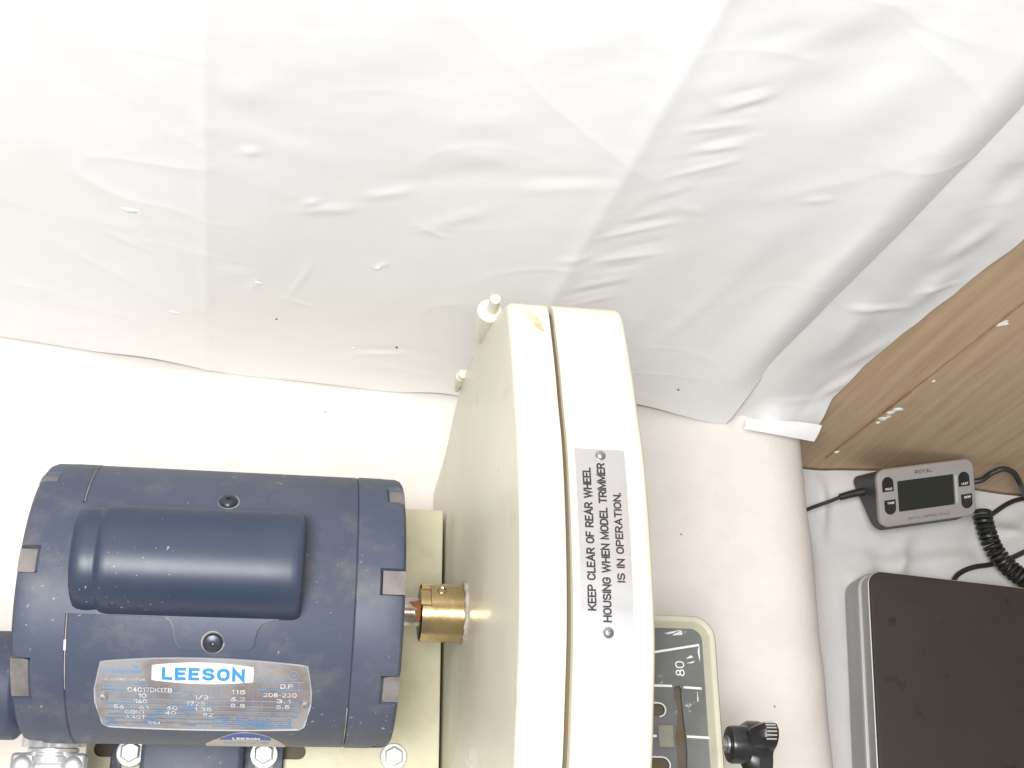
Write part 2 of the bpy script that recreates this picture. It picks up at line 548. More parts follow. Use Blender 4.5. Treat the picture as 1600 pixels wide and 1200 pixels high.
def cloth_z(x, y):
    z = ZC + 0.0035 * noise.noise((x * 11, y * 9, 0)) + 0.0034 * noise.noise((x * 26, y * 20, 4)) + 0.0006 * noise.noise((x * 80, y * 60, 4))
    for a, b, h, wd in CR:
        d, t_ = seg_dist(x, y, a, b)
        if d < wd * 3:
            z += 2.3 * h * math.exp(-(d / wd) ** 2) * math.sin(math.pi * min(1, max(0, 0.12 + 0.76 * t_)))
    dd = math.hypot((x - 0.545) / 0.075, (y - 0.185) / 0.04)      # heaped up behind and under the display
    z += 0.020 * smooth(1.25 - dd)
    z += 0.012 * smooth((y - 0.15) / 0.05) * smooth((0.62 - x) / 0.1 + 0.3)
    return z


V, F = [], []
NX, NY = 190, 150
for j in range(NY + 1):
    for i in range(NX + 1):
        x = 0.36 + 0.66 * i / NX
        yw = (D_WOOD - 0.002 - WN.x * x) / WN.y
        y = -0.42 + (yw + 0.42) * j / NY
        V.append(Vector((x, y, cloth_z(x, y))))
for j in range(NY):
    for i in range(NX):
        k = j * (NX + 1) + i
        F.append((k, k + 1, k + NX + 2, k + NX + 1))
cl = obj("cloth", (V, F), M_CLOTH, sharp=180)
tag(cl, "crumpled white cloth lying on the lower table beside the platform, under the scale", "cloth")

# the off-white padded platform the trimmer stands on
prof = []
XR, RR = 0.4262, 0.056
for k in range(15):
    a = math.pi / 2 * k / 14
    prof.append((XR - RR + RR * math.sin(a) ** 0.9, ZB - RR + RR * math.cos(a) ** 0.9))
prof = [(x, z) for x, z in prof]
XL = -0.75
cols = [(XL, -0.322), (XL, ZB)] + [(XL + (XR - RR - XL) * k / 26, ZB) for k in range(1, 26)] + prof + [(XR - 0.002, -0.26), (XR - 0.006, -0.322)]
V, F = [], []
NYP = 70
for j in range(NYP + 1):
    for x, z in cols:
        yw = (D_WOOD - 0.003 - WN.x * x) / WN.y
        y = -0.75 + (yw + 0.75) * j / NYP
        dx = 0.0018 * noise.noise((0, y * 14, 0)) + 0.0010 * noise.noise((5, y * 40, 0)) if x > 0.3 else 0
        dz = (0.0007 * noise.noise((x * 16, y * 16, 2))) if z > -0.2 else 0
        V.append(Vector((x + dx, y, z + dz)))
n = len(cols)
for j in range(NYP):
    for i in range(n):
        a, b = j * n + i, j * n + (i + 1) % n
        F.append((a, b, b + n, a + n))
F.append(tuple(range(n)))
F.append(tuple(NYP * n + i for i in range(n)))
pl = obj("platform", (V, F), M_PLAT, sharp=60)
tag(pl, "broad off-white platform with a soft rounded edge, under the cream trimmer", "platform")
for (px, py, s) in ((508, 644, .0007), (1064, 835, .0007), (1210, 1104, .0008)):
    r = ray(px, py)
    p = CAM + r * ((ZB - CAM.z) / r.z)
    g = lathe([(0, 1), (0.5, 0.7)], 8, rfun=lambda a, zz: 1 + 0.4 * math.sin(2 * a + px))
    obj("speck", ([Vector((p.x + q.x * s * .7, p.y + q.y * s, p.z + 0.0006 + q.z * s * .4)) for q in g[0]], g[1]), M_GASKET, pl)

# ------------------------------------------------------------------ plastic sheet on the wall
def wl(*q):
    return [wall_at(px, py) for px, py in q]


# (segment in wall coordinates, height, width, one-sidedness)
RIDGES = []


def ridge(p, q, h, wd, side=0.0):
    a, b = wl(p, q)
    RIDGES.append((a, b, h, wd, side))


for args in [((860, 90), (1010, 30), .0030, .010), ((1240, 60), (1420, 12), .0045, .012), ((1180, 75), (1300, 45), -.0030, .008),
             ((1060, 145), (1330, 95), .0035, .014), ((1150, 120), (1420, 70), -.0028, .010), ((1090, 190), (1200, 150), .003, .009),
             ((1100, 200), (1560, 60), -.004, .02), ((1180, 330), (1320, 300), .0022, .008), ((1060, 390), (1250, 300), -.0022, .016),
             ((1080, 470), (1300, 330), .0022, .012), ((1250, 330), (1300, 324), .0018, .004), ((330, 140), (420, 150), .0022, .009),
             ((300, 180), (340, 215), .002, .006), ((340, 160), (480, 230), -.0024, .012), ((370, 200), (520, 250), .0022, .012),
             ((380, 240), (405, 236), .0028, .0035), ((30, 40), (240, 220), -.0042, .022), ((100, 40), (280, 200), .0035, .020),
             ((100, 270), (215, 330), .0024, .009), ((160, 365), (230, 395), .0018, .004), ((460, 330), (560, 325), .0026, .005),
             ((470, 320), (500, 312), .002, .003), ((570, 310), (640, 300), .002, .004), ((600, 290), (800, 270), -.003, .010),
             ((660, 360), (760, 330), .0024, .006), ((655, 355), (700, 375), .0014, .003), ((450, 465), (490, 410), .0016, .0022),
             ((440, 465), (500, 482), .0016, .0025), ((392, 455), (405, 430), .0016, .0025), ((585, 420), (605, 412), .0022, .002),
             ((700, 200), (800, 190), .002, .010), ((690, 240), (800, 250), .0024, .010), ((830, 280), (960, 275), -.002, .006),
             ((800, 300), (950, 290), .002, .006), ((540, 545), (640, 545), -.0018, .005), ((560, 552), (630, 550), .0016, .003),
             ((300, 372), (420, 440), -.0018, .008), ((290, 545), (370, 575), .002, .008), ((640, 550), (720, 590), .0018, .006),
             ((0, 210), (150, 260), .0028, .02), ((420, 120), (700, 60), .002, .02), ((520, 130), (800, 110), -.002, .018),
             ((1060, 330), (1100, 345), .0014, .004), ((870, 410), (930, 400), .0016, .004), ((1050, 640), (1290, 345), -.007, .020), ((1160, 600), (1520, 190), .006, .016), ((960, 560), (1090, 330), .004, .016),
             ((1120, 560), (1400, 330), -.005, .012), ((1290, 250), (1560, 20), .006, .018), ((1020, 560), (1180, 420), .003, .007), ((1240, 480), (1380, 350), .0035, .006)]:
    ridge(*args)
PUCK = wl((1010, 160), (1190, 200), (900, 480), (1010, 510))
# puckers right of the middle crease
rnd = random.Random(3)
for i in range(20):
    t = i / 19
    cx = 1010 + 140 * (1 - t) ** 1.0 - 105 * t + rnd.uniform(-18, 18) + 25
    cy = 150 + 330 * t + rnd.uniform(-6, 6)
    ln = rnd.uniform(28, 62)
    ridge((cx - ln, cy + rnd.uniform(0, 9)), (cx + ln, cy - rnd.uniform(2, 14)), rnd.uniform(.0010, .0020) * (1 if i % 2 else -0.7), rnd.uniform(.0026, .0045))


def crease_u(z, which):
    if which == 0:
        return -0.0445 + 0.052 * (z - 0.04)
    if which == 1:
        return 0.1672 + 0.065 * (z + 0.0131)
    return 0.3385 + 0.042 * (z + 0.184)


def sheet_off(u, z):
    """distance towards the room"""
    a, b, c = (crease_u(z, k) for k in range(3))
    o_ = 0.010
    if u < a:
        o_ += 0.055 * (u - a)
    if u > b:
        o_ -= 0.0065 * math.sin(math.pi * min(1.0, (u - b) / max(0.02, c - b)))
    o_ += 0.0004 * math.exp(-((u - a) / 0.004) ** 2) + 0.0008 * math.exp(-((u - b) / 0.006) ** 2)
    # shallow troughs of the hanging film
    o_ += 0.0022 * noise.noise((u * 7 - z * 3, z * 5 + u * 3, 1.3)) + 0.0004 * noise.noise((u * 22 - 9 * z, z * 12 + u * 7, 5.1))
    o_ += 0.00012 * noise.noise((u * 48, z * 70, 9.7)) + 0.00003 * noise.noise((u * 120, z * 170, 3.7))
    # creased film: thin folds running mostly along two slants, here and there
    q1 = 1 - abs(noise.noise((u * 9 + z * 10, z * 5 - u * 6, 11.0)))
    q2 = 1 - abs(noise.noise((u * 8 - z * 15, z * 13 + u * 9, 21.0)))
    m1 = smooth(noise.noise((u * 8, z * 8, 31.0)) * 1.6 + 0.35)
    m2 = smooth(noise.noise((u * 9, z * 9, 41.0)) * 1.6 + 0.25)
    o_ += 0.00050 * q1 ** 9 * m1 + 0.00036 * q2 ** 10 * m2
    q3 = 1 - abs(noise.noise((u * 26 - z * 34, z * 30 + u * 20, 51.0)))
    o_ += 0.00013 * q3 ** 8 * m2 * m1
    for (p, q, h, wd, side) in RIDGES:
        mx = wd * 3
        if min(p[0], q[0]) - mx < u < max(p[0], q[0]) + mx and min(p[1], q[1]) - mx < z < max(p[1], q[1]) + mx:
            d, t_ = seg_dist(u, z, p, q)
            if d < mx:
                o_ += h * (0.31 if wd < 0.0056 else 0.22) * math.exp(-(d / wd) ** 2) * math.sin(math.pi * (0.1 + 0.8 * t_))
    return o_


sheet = thing("plastic_sheet", "white plastic sheet with long fold creases hanging behind the trimmer", "plastic sheet", (0.05, 0.21, -0.18))


def bottom_z(u):
    # hem just above the platform, lifting in two places
    z = ZB + 0.0016 + 0.0014 * noise.noise((u * 20, 0, 0))
    z += 0.0075 * math.exp(-((u + 0.098) / 0.035) ** 2) + 0.0050 * math.exp(-((u - 0.115) / 0.022) ** 2) + 0.0085 * math.exp(-((u - 0.255) / 0.040) ** 2)
    z -= 0.001 * smooth((u - 0.31) / 0.02)
    return z


V, F = [], []
NU, NZ = 620, 480
UL = -0.50
for j in range(NZ + 1):
    tz = j / NZ
    for i in range(NU + 1):
        tu = i / NU
        z = -0.185 + 0.665 * tz
        uc = crease_u(z, 2)
        u = UL + (uc - UL) * tu
        zb_ = bottom_z(u)
        z = zb_ + (0.48 - zb_) * tz
        off = sheet_off(u, z)
        # rounded fold at the right edge, rolling back to the wall
        k = (uc - u) / 0.030
        if k < 1:
            off -= 0.0130 * (0.2 + 0.8 * smooth((z + 0.182) / 0.10)) * (1 - k) ** 2
        V.append(wall_pt(u, z, D_SHEET + 0.010 - off))
    # turn under
    uc = crease_u(z, 2)
    offe = sheet_off(uc, z) - 0.0130 * (0.2 + 0.8 * smooth((z + 0.182) / 0.10))
    for q in range(1, 4):
        V.append(wall_pt(uc - 0.0022 * q, z, D_SHEET + 0.010 - offe + 0.0016 + 0.0006 * q))
W_ = NU + 4
for j in range(NZ):
    for i in range(W_ - 1):
        k = j * W_ + i
        F.append((k, k + 1, k + W_ + 1, k + W_))
obj("main_panel", (V, F), M_SHEET, sheet, sharp=180)

# second layer to the right, against the wood
edge = [wall_at(px, py, D_SECOND) for px, py in ((1279, 672), (1284, 664), (1302, 640), (1350, 592), (1400, 550), (1450, 512), (1490, 484), (1545, 436), (1600, 395))]
edge = sorted([(z, u) for u, z in edge])
edge.append((0.48, edge[-1][1] + 0.012))
RID2 = []
for p, q, h, wd in [((1270, 640), (1350, 600), .0045, .006), ((1250, 655), (1310, 610), -.003, .006), ((1320, 590), (1400, 545), .003, .006),
                    ((1420, 500), (1500, 430), .0045, .008), ((1440, 540), (1490, 500), -.004, .006), ((1330, 485), (1420, 495), .0022, .004),
                    ((1480, 420), (1560, 360), .0035, .007), ((1560, 440), (1600, 350), .004, .008), ((1440, 470), (1500, 462), .0022, .004),
                    ((1300, 560), (1360, 480), .002, .009), ((1560, 330), (1600, 260), -.004, .009), ((1210, 630), (1290, 640), .002, .005),
                    ((1400, 590), (1450, 520), .0032, .006)]:
    RID2.append((wall_at(*p, D_SECOND), wall_at(*q, D_SECOND), h, wd))
V, F = [], []
NU2, NZ2 = 60, 230
for j in range(NZ2 + 1):
    tz = j / NZ2
    for i in range(NU2 + 1):
        z = -0.198 + 0.678 * tz
        ul = crease_u(z, 2) - 0.035
        ur = lerp_table(edge, z) + 0.0012 * noise.noise((3, z * 40, 0))
        u = ul + (ur - ul) * i / NU2
        off = 0.0020 * noise.noise((u * 13, z * 11, 7)) + 0.0005 * noise.noise((u * 40, z * 40 + u * 30, 2)) + 0.0001 * noise.noise((u * 120, z * 150, 2))
        for p, q, h, wd in RID2:
            d, t_ = seg_dist(u, z, p, q)
            if d < wd * 3:
                off += h * 0.8 * math.exp(-(d / wd) ** 2) * math.sin(math.pi * (0.1 + 0.8 * t_))
        off = max(off, -0.006)
        q_ = smooth((i / NU2 - 0.45) / 0.55)
        off += 0.0180 * smooth((-0.145 - z) / 0.04) * (1 - 0.3 * q_) * smooth((i / NU2 - 0.44) / 0.22)
        V.append(wall_pt(u, z, min(D_WOOD - 0.0012, D_SECOND + 0.002 - off * (1 - 0.5 * q_) + 0.0075 * q_)))
for j in range(NZ2):
    for i in range(NU2):
        k = j * (NU2 + 1) + i
        F.append((k, k + 1, k + NU2 + 2, k + NU2 + 1))
obj("side_panel", (V, F), M_SHEET, sheet, sharp=180)
# turned-up lip at the bottom of the second layer
V, F = [], []
a, b = wall_at(1163, 670, 0.2055), wall_at(1272, 690, 0.2075)
NL = 40
for i in range(NL + 1):
    t_ = i / NL
    u, z = a[0] + (b[0] - a[0]) * t_, a[1] + (b[1] - a[1]) * t_
    dd = 0.2055 + 0.002 * t_
    hgt = 0.0008 + 0.0115 * smooth(t_ * 1.1)
    for k in range(7):
        s = k / 6
        V.append(wall_pt(u + 0.002 * s, z + hgt * s, dd + 0.009 * s - 0.0008 * math.sin(math.pi * s)))
for i in range(NL):
    for k in range(6):
        q = i * 7 + k
        F.append((q, q + 1, q + 8, q + 7))
obj("folded_lip", (V, F), M_SHEET, sheet, sharp=180)
# little tears
for (px, py, s, dark) in ((203, 331, .0034, 0), (273, 488, .0026, 0), (620, 541, .0012, 1), (553, 542, .0016, 0), (1060, 622, .0013, 1), (405, 440, .0018, 0), (432, 498, .001, 1), (590, 418, .0018, 0)):
    u, z = wall_at(px, py)
    o_ = sheet_off(u, z)
    g = lathe([(0, 1), (0.5, 0.8), (0.8, 0.3)], 9, rfun=lambda a, zz: 1 + 0.45 * math.sin(2 * a + px) + 0.2 * math.sin(5 * a))
    obj("tear", ([wall_pt(u + q.x * s, z + q.y * s * .7, D_SHEET + 0.0098 - o_ - q.z * s * .4) for q in g[0]], g[1]), M_GASKET if dark else M_SHEET, sheet)

# ------------------------------------------------------------------ the model trimmer
TR = thing("model_trimmer", "cream model trimmer with navy electric motor and tall rounded wheel housing on the platform", "model trimmer", (0.05, 0.0, ZB))

# base plate (with the two cut slots that show beside the motor foot)
ZP = -0.098
slots = [prism(capsule(x - 0.004, x + 0.004, -0.0625, 0.0045), ZP - 0.003, ZP + 0.01) for x in (-0.0705, 0.0335)]
base_geo = boolean(box(-0.0835, 0.1212, -0.19, 0.0905, ZB + 0.0005, ZP, 0.0016, 2), slots)
base = obj("base_plate", base_geo, M_CREAMD, TR)
for x in (-0.0705, 0.0335):
    obj("slot", prism(capsule(x - 0.004, x + 0.004, -0.0625, 0.0043), ZP - 0.0031, ZP - 0.0026), M_SLOTIN, base)

# wheel housing outline in (y, z)
OUT = [(0.1365, -0.105), (0.1455, -0.065), (0.1510, -0.022), (0.1485, 0.012), (0.1430, 0.045), (0.1310, 0.100), (0.1235, 0.130), (0.1155, 0.1490),
       (0.0980, 0.1570), (0.0760, 0.1645), (0.0570, 0.1695), (0.0380, 0.1750), (0.0190, 0.1780), (-0.0030, 0.1795), (-0.0240, 0.1795), (-0.0500, 0.1770),
       (-0.0750, 0.1705), (-0.0990, 0.1630), (-0.1180, 0.1520), (-0.1340, 0.1330), (-0.1480, 0.1000), (-0.1570, 0.0500), (-0.1600, 0.0),
       (-0.1600, -0.06), (-0.1590, -0.12), (-0.1580, -0.1845), (-0.10, -0.1845), (0.0, -0.1845), (0.10, -0.1845), (0.130, -0.1845), (0.1330, -0.15)]
OUTS = crom([(0, y, z) for y, z in OUT], 6, closed=True)
OUTS = [p.copy() for p in OUTS]
for p in OUTS:
    p.z = max(p.z, -0.1846)
NO = len(OUTS)
ON = []
for i in range(NO):
    tg = (OUTS[(i + 1) % NO] - OUTS[i - 1]).normalized()
    nn = Vector((0, tg.z, -tg.y))
    if nn.dot(OUTS[i]) < 0:
        nn = -nn
    ON.append(nn)


def ring(x, off, grow=0.0):
    """outline inset by off; grow swells the front (low y) half a little"""
    R_ = []
    for p, n_ in zip(OUTS, ON):
        o_ = off - grow * smooth((0.02 - p.y) / 0.09) * (p.z > 0)
        R_.append(Vector((x, p.y - n_.y * o_, p.z - n_.z * o_)))
    return R_


def rounded(x0, x1, f0, f1, n0=5, n1=6, grow=0.0):
    R = []
    for k in range(n0 + 1):
        a = math.pi / 2 * k / n0
        R.append(ring(x0 + f0 * (1 - math.cos(a)), f0 * (1 - math.sin(a)), grow))
    for k in range(1, 4):
        R.append(ring(x0 + f0 + (x1 - f1 - x0 - f0) * k / 4, 0, grow))
    for k in range(n1 + 1):
        a = math.pi / 2 * (1 - k / n1)
        R.append(ring(x1 - f1 * (1 - math.cos(a)), f1 * (1 - math.sin(a)), grow))
    return R


XF = 0.1228
rear = obj("rear_housing", loft(rounded(XF, 0.1424, 0.0036, 0.0006, grow=-0.001)), M_CREAM, TR, sharp=50)
obj("gasket", loft([ring(0.1420, 0.0040), ring(0.1454, 0.0040)]), M_GASKET, TR)
front = obj("front_housing", loft(rounded(0.1447, 0.1797, 0.0006, 0.0040, grow=0.0019)), M_CREAM, TR, sharp=50)

# arc length frame over the rim, s = 0 at the crown (y = 0), growing towards the back
crown = min(range(NO), key=lambda i: abs(OUTS[i].y) + (10 if OUTS[i].z < 0 else 0))
S = [0.0] * NO
i = crown
order_b = []
for k in range(60):       # towards +y
    j = (i - 1) % NO
    S[j] = S[i] + (OUTS[j] - OUTS[i]).length
    order_b.append(j)
    i = j
i = crown
order_f = []
for k in range(60):
    j = (i + 1) % NO
    S[j] = S[i] - (OUTS[j] - OUTS[i]).length
    order_f.append(j)
    i = j
RIM = [(S[j], j) for j in order_f[::-1]] + [(0.0, crown)] + [(S[j], j) for j in order_b]
S0 = OUTS[crown].y     # so that s is measured from y = 0


def rim_pt(x, s, h):
    s = s - S0
    for (a, ia), (b, ib) in zip(RIM, RIM[1:]):
        if a <= s <= b:
            t_ = (s - a) / (b - a)
            p = OUTS[ia].lerp(OUTS[ib], t_)
            n_ = ON[ia].lerp(ON[ib], t_).normalized()
            return Vector((x, p.y, p.z)) + n_ * (h + 0.0022 * smooth((0.02 - p.y) / 0.09) * (x > 0.1435))
    return Vector((x, OUTS[crown].y, OUTS[crown].z))


# warning plate riveted on the rim
def rim_patch(x0, x1, s0, s1, h0, h1, nx=4, ns=18, corner=0.0):
    V, F = [], []
    for j in range(ns + 1):
        s = s0 + (s1 - s0) * j / ns
        for i_ in range(nx + 1):
            V.append(rim_pt(x0 + (x1 - x0) * i_ / nx, s, h1))
    for j in range(ns):
        for i_ in range(nx):
            k = j * (nx + 1) + i_
            F.append((k, k + 1, k + nx + 2, k + nx + 1))
    per = [(i_, 0) for i_ in range(nx)] + [(nx, j) for j in range(ns)] + [(nx - i_, ns) for i_ in range(nx)] + [(0, ns - j) for j in range(ns)]
    base_i = len(V)
    for i_, j in per:
        V.append(rim_pt(x0 + (x1 - x0) * i_ / nx, s0 + (s1 - s0) * j / ns, h0))
    m_ = len(per)
    for k in range(m_):
        i_, j = per[k]
        i2, j2 = per[(k + 1) % m_]
        F.append((j * (nx + 1) + i_, j2 * (nx + 1) + i2, base_i + (k + 1) % m_, base_i + k))
    return V, F


SP0, SP1 = -0.0505, 0.0335
XP0, XP1 = 0.1476, 0.1698
sign = obj("warning_plate", rim_patch(XP0, XP1, SP0, SP1, -0.0002, 0.0006), M_SIGN, TR)
sign["label"] = "brushed metal warning plate with three lines of black capitals"


def rim_text(s_, width, height, xc, sc, wt):
    g = stroke_text(s_, width, height, wt, 1.55)
    # reading direction runs up the rim, letter tops towards -x
    return warp3(g, lambda u, v, z_: rim_pt(xc - v, sc + u, 0.00075 + z_))


for txt, xc, s0, s1, hh in (("KEEP CLEAR OF REAR WHEEL", 0.1523, -0.0385, 0.0238, 0.0030), ("HOUSING WHEN MODEL TRIMMER", 0.1587, -0.0430, 0.0262, 0.0030),
                            ("IS IN OPERATION.", 0.1650, -0.0265, 0.0125, 0.0028)):
    obj("lettering", rim_text(txt, s1 - s0, hh, xc, (s0 + s1) / 2, 0.235), M_BLACK, sign, flat=True)
for s_ in (0.0303, -0.0475):
    p = rim_pt(0.1590, s_, 0.0004)
    q = rim_pt(0.1590, s_, 0.01)
    g = lathe([(0, 0.0023), (0.0005, 0.0023), (0.0012, 0.0018), (0.0016, 0.0010), (0.00165, 0.0007), (0.0011, 0.0005)], 20)
    obj("rivet", xf(g, frame(p, q - p)), M_RIVET, sign)

# worn tan patch on the rear half's crown
cs_ = [(0.1345, 0.1085)]
for q in (0.5, 1.0):
    for k in range(20):
        a = 2 * math.pi * k / 20
        rr = q * (1 + 0.22 * math.sin(3 * a + 1) + 0.14 * math.sin(7 * a))
        cs_.append((0.1345 + rr * (0.0022 * math.cos(a) - 0.0040 * math.sin(a)), 0.1085 + rr * (0.0060 * math.sin(a) + 0.0012 * math.cos(a))))
F = [(0, 1 + k, 1 + (k + 1) % 20) for k in range(20)] + [(1 + k, 21 + k, 21 + (k + 1) % 20, 1 + (k + 1) % 20) for k in range(20)]
obj("worn_patch", ([rim_pt(x, s_, 0.00018) for x, s_ in cs_], F), M_RUSTSTAIN, rear, flat=True)

# hinge bosses on the back edge of the rear half
def hinge(x, y, ztop, length, r, pin):
    M0 = Matrix.Translation((x, y, ztop - length))
    g = lathe([(0, r * .55), (length * .35, r * .8), (length * .9, r), (length - 0.0008, r), (length, r - 0.0008)], 24)
    h = obj("hinge_boss", xf(g, M0), M_CREAM, TR)
    if pin:
        g = lathe([(-0.01, .0029), (pin - .0007, .0029), (pin, .0022)], 20)
        obj("hinge_pin", xf(g, Matrix.Translation((x + 0.0008, y, ztop))), M_CREAM, h)


hinge(0.1228, 0.1395, 0.0945, 0.034, 0.0068, 0.014)
hinge(0.1212, 0.1490, -0.014, 0.022, 0.0030, 0.004)

# ---- shaft coupling
def coup_r(a, z):
    # keyed flat near the motor end; a measured in the lathe frame (world: y = cos, z = sin)
    return 1.0


NA = 72
V, F = [], []
prof = [(0.0978, 0.0), (0.0978, 0.0078), (0.0978, 0.0145), (0.0984, 0.0156), (0.1026, 0.0158), (0.1030, 0.0158), (0.1032, 0.0158), (0.110, 0.0158), (0.118, 0.0158), (0.1240, 0.0158)]
for x, r in prof:
    for i in range(NA):
        a = 2 * math.pi * i / NA
        ang = math.degrees(math.atan2(math.cos(a), math.sin(a)))     # from up towards +y
        rr = r
        if x < 0.10305 and 4 < ang < 58 and r > 0.012:
            rr = min(r, 0.0138)
        V.append(Vector((x, rr * math.cos(a), rr * math.sin(a))))
for k in range(len(prof) - 1):
    for i in range(NA):
        j = (i + 1) % NA
        F.append((k * NA + i, k * NA + j, (k + 1) * NA + j, (k + 1) * NA + i))
coup = obj("coupling", (V, F), M_BRASS, TR, sharp=30)
a = math.radians(38)
dv = Vector((0, math.sin(a), math.cos(a)))
g = lathe([(-0.001, 0.0024), (0.0006, 0.0026), (0.0008, 0.0021), (0.0002, 0.0016), (-0.0004, 0.0012), (-0.0006, 0.0003)], 18)
obj("set_screw", xf(g, frame(Vector((0.1090, 0, 0)) + dv * 0.0154, dv)), M_BRASS, coup)
# rough ring of sealant where the coupling enters the housing
V = []
rings = []
for x, rr in ((0.1213, 0.0156), (0.1210, 0.0166), (0.1216, 0.0176), (0.1230, 0.0180)):
    rings.append([Vector((x + 0.0006 * noise.noise((math.cos(a_) * 5, math.sin(a_) * 5, x * 900)), (rr + 0.0011 * noise.noise((math.cos(a_) * 6, math.sin(a_) * 6, 2))) * math.cos(a_),
                          (rr + 0.0011 * noise.noise((math.cos(a_) * 6, math.sin(a_) * 6, 2))) * math.sin(a_))) for a_ in [2 * math.pi * k / 60 for k in range(60)]])
obj("seal_ring", loft(rings, cap=False), M_CRUST, coup, sharp=60)

# ------------------------------------------------------------------ motor (part of the trimmer)
RM = 0.0715


def cylp(x, deg, r):
    a_ = math.radians(deg)
    return Vector((x, r * math.sin(a_), r * math.cos(a_)))


motor = obj("motor", lathe_x([(-0.0738, RM - .0004), (-0.0732, RM), (0.0594, RM), (0.0600, RM - .0004)], 128), M_NAVY, TR)
core = obj("stator_core", lathe_x([(-0.0970, 0.03), (-0.0968, 0.062), (-0.0962, 0.0668), (-0.074, 0.0672), (0.06, 0.0672), (0.0815, 0.0668), (0.0822, 0.062), (0.0824, 0.03)], 96), M_ALU, motor)


def end_bell(x_in, x_out, notches):
    """cup with an outer skin, rounded end and rectangular windows at its lip; notches [(deg0, deg1, depth)]"""
    s = 1 if x_out > x_in else -1
    L_ = abs(x_out - x_in)
    N_ = 360
    prof_out = [(0.0004, RM - 0.0005), (0.0010, RM + 0.0002), (0.006, RM + 0.0002), (0.012, RM + 0.0002), (L_ - 0.010, RM), (L_ - 0.0042, RM - 0.0001), (L_ - 0.0018, RM - 0.0010), (L_ - 0.0005, RM - 0.0028), (L_, RM - 0.0052), (L_ - 0.001, 0.052), (L_ - 0.003, 0.0)]
    V, F = [], []
    for i_ in range(N_):
        deg = i_ * 360 / N_ - 180
        nd = 0
        for d0, d1, dep in notches:
            if d0 <= deg <= d1:
                nd = dep
        for k, (t_, r_) in enumerate(prof_out):
            x = x_in + s * t_
            r2 = r_
            if nd and t_ > L_ - nd - 0.0001:
                r2 = min(r_, 0.0640)
            V.append(cylp(x, deg, r2))
    P_ = len(prof_out)
    for i_ in range(N_):
        j = (i_ + 1) % N_
        for k in range(P_ - 1):
            F.append((i_ * P_ + k, j * P_ + k, j * P_ + k + 1, i_ * P_ + k + 1))
    return V, F


NL_ = [(-2.7, 7.3, .0085), (42.5, 51, .0085), (-54, -36, .0085), (88, 98, .0085), (-100, -88, .0085)]
NR_ = [(-6.6, 3.7, .0100), (39, 51, .0085), (-53, -40, .0070), (85, 95, .0085), (-98, -88, .0085)]
# a finer lip ring exactly at the notch depth keeps the windows crisp
bellL = obj("end_bell", end_bell(-0.0735, -0.0992, NL_), M_NAVY, motor, sharp=28)
bellR = obj("end_bell", end_bell(0.0598, 0.0848, NR_), M_NAVY, motor, sharp=28)


def strip_patch(xs, lo, hi, r0, r1, na=14):
    V, F = [], []
    n_ = len(xs)
    for x in xs:
        a0, a1 = lo(x), hi(x)
        for k in range(na + 1):
            V.append(cylp(x, a0 + (a1 - a0) * k / na, r1))
    w1 = na + 1
    for i_ in range(n_ - 1):
        for k in range(na):
            q = i_ * w1 + k
            F.append((q, q + 1, q + w1 + 1, q + w1))
    per = [(0, k) for k in range(na)] + [(i_, na) for i_ in range(n_ - 1)] + [(n_ - 1, na - k) for k in range(na)] + [(n_ - 1 - i_, 0) for i_ in range(n_ - 1)]
    b0 = len(V)
    for i_, k in per:
        x = xs[i_]
        V.append(cylp(x, lo(x) + (hi(x) - lo(x)) * k / na, r0))
    m_ = len(per)
    for k in range(m_):
        a_, c_ = per[k], per[(k + 1) % m_]
        F.append((a_[0] * w1 + a_[1], c_[0] * w1 + c_[1], b0 + (k + 1) % m_, b0 + k))
    return V, F


def lin(a, b, n_):
    return [a + (b - a) * k / (n_ - 1) for k in range(n_)]


# window patches of bare casting seen in the end bells
for d0, d1 in ((-2.7, 7.3), (42.5, 51), (-54, -36)):
    obj("bare_casting", strip_patch(lin(-0.0988, -0.0908, 3), lambda x: d0 + .25, lambda x: d1 - .25, 0.064, 0.0693), M_ALU, motor)
for d0, d1, L_ in ((-6.6, 3.7, .0748), (39, 51, .0768), (-53, -40, .0778)):
    obj("bare_casting", strip_patch(lin(L_ - .0014, 0.0844, 3), lambda x: d0 + .25, lambda x: d1 - .25, 0.064, 0.0693), M_ALU, motor)

# dusty joints between shell and end bells
for x, d0, d1 in ((-0.0738, 30, 66), (-0.0738, -48, -14), (0.0597, -86, -55)):
    obj("dusty_joint", strip_patch([x - 0.0002, x + 0.0002], lambda x_: d0, lambda x_: d1, RM - 0.001, RM + 0.00035, 30), M_DUST, motor)
# bright scuff on the left joint
obj("scuff", strip_patch([-0.0744, -0.0739, -0.0734], lambda x: -31.5, lambda x: -27.5, RM - 0.001, RM + 0.00055, 6), M_CHIP, motor)

# capacitor cover: flange with tabs, dome
LO = [(-0.0760, -17.5), (-0.0300, -17.7), (-0.0268, -18.6), (-0.0250, -21.0), (-0.0240, -25.0), (-0.0225, -28.4), (-0.0195, -30.0), (0.0080, -29.8), (0.0110, -29.3), (0.0130, -27.8),
      (0.0137, -24.5), (0.0145, -21.6), (0.0165, -19.4), (0.0200, -18.2), (0.0290, -16.8), (0.0340, -14.0), (0.0352, -11.0)]
HI = [(-0.0760, 25.0), (-0.0740, 27.5), (-0.0265, 28.6), (-0.0243, 29.5), (-0.0235, 32.5), (-0.0205, 34.9), (-0.0170, 35.5), (0.0090, 35.8), (0.0130, 34.6), (0.0150, 32.0),
      (0.0160, 29.6), (0.0190, 28.8), (0.0330, 27.5), (0.0352, 25.0)]
xs = sorted(set([x for x, _ in LO] + [x for x, _ in HI] + lin(-0.0755, 0.035, 24)))
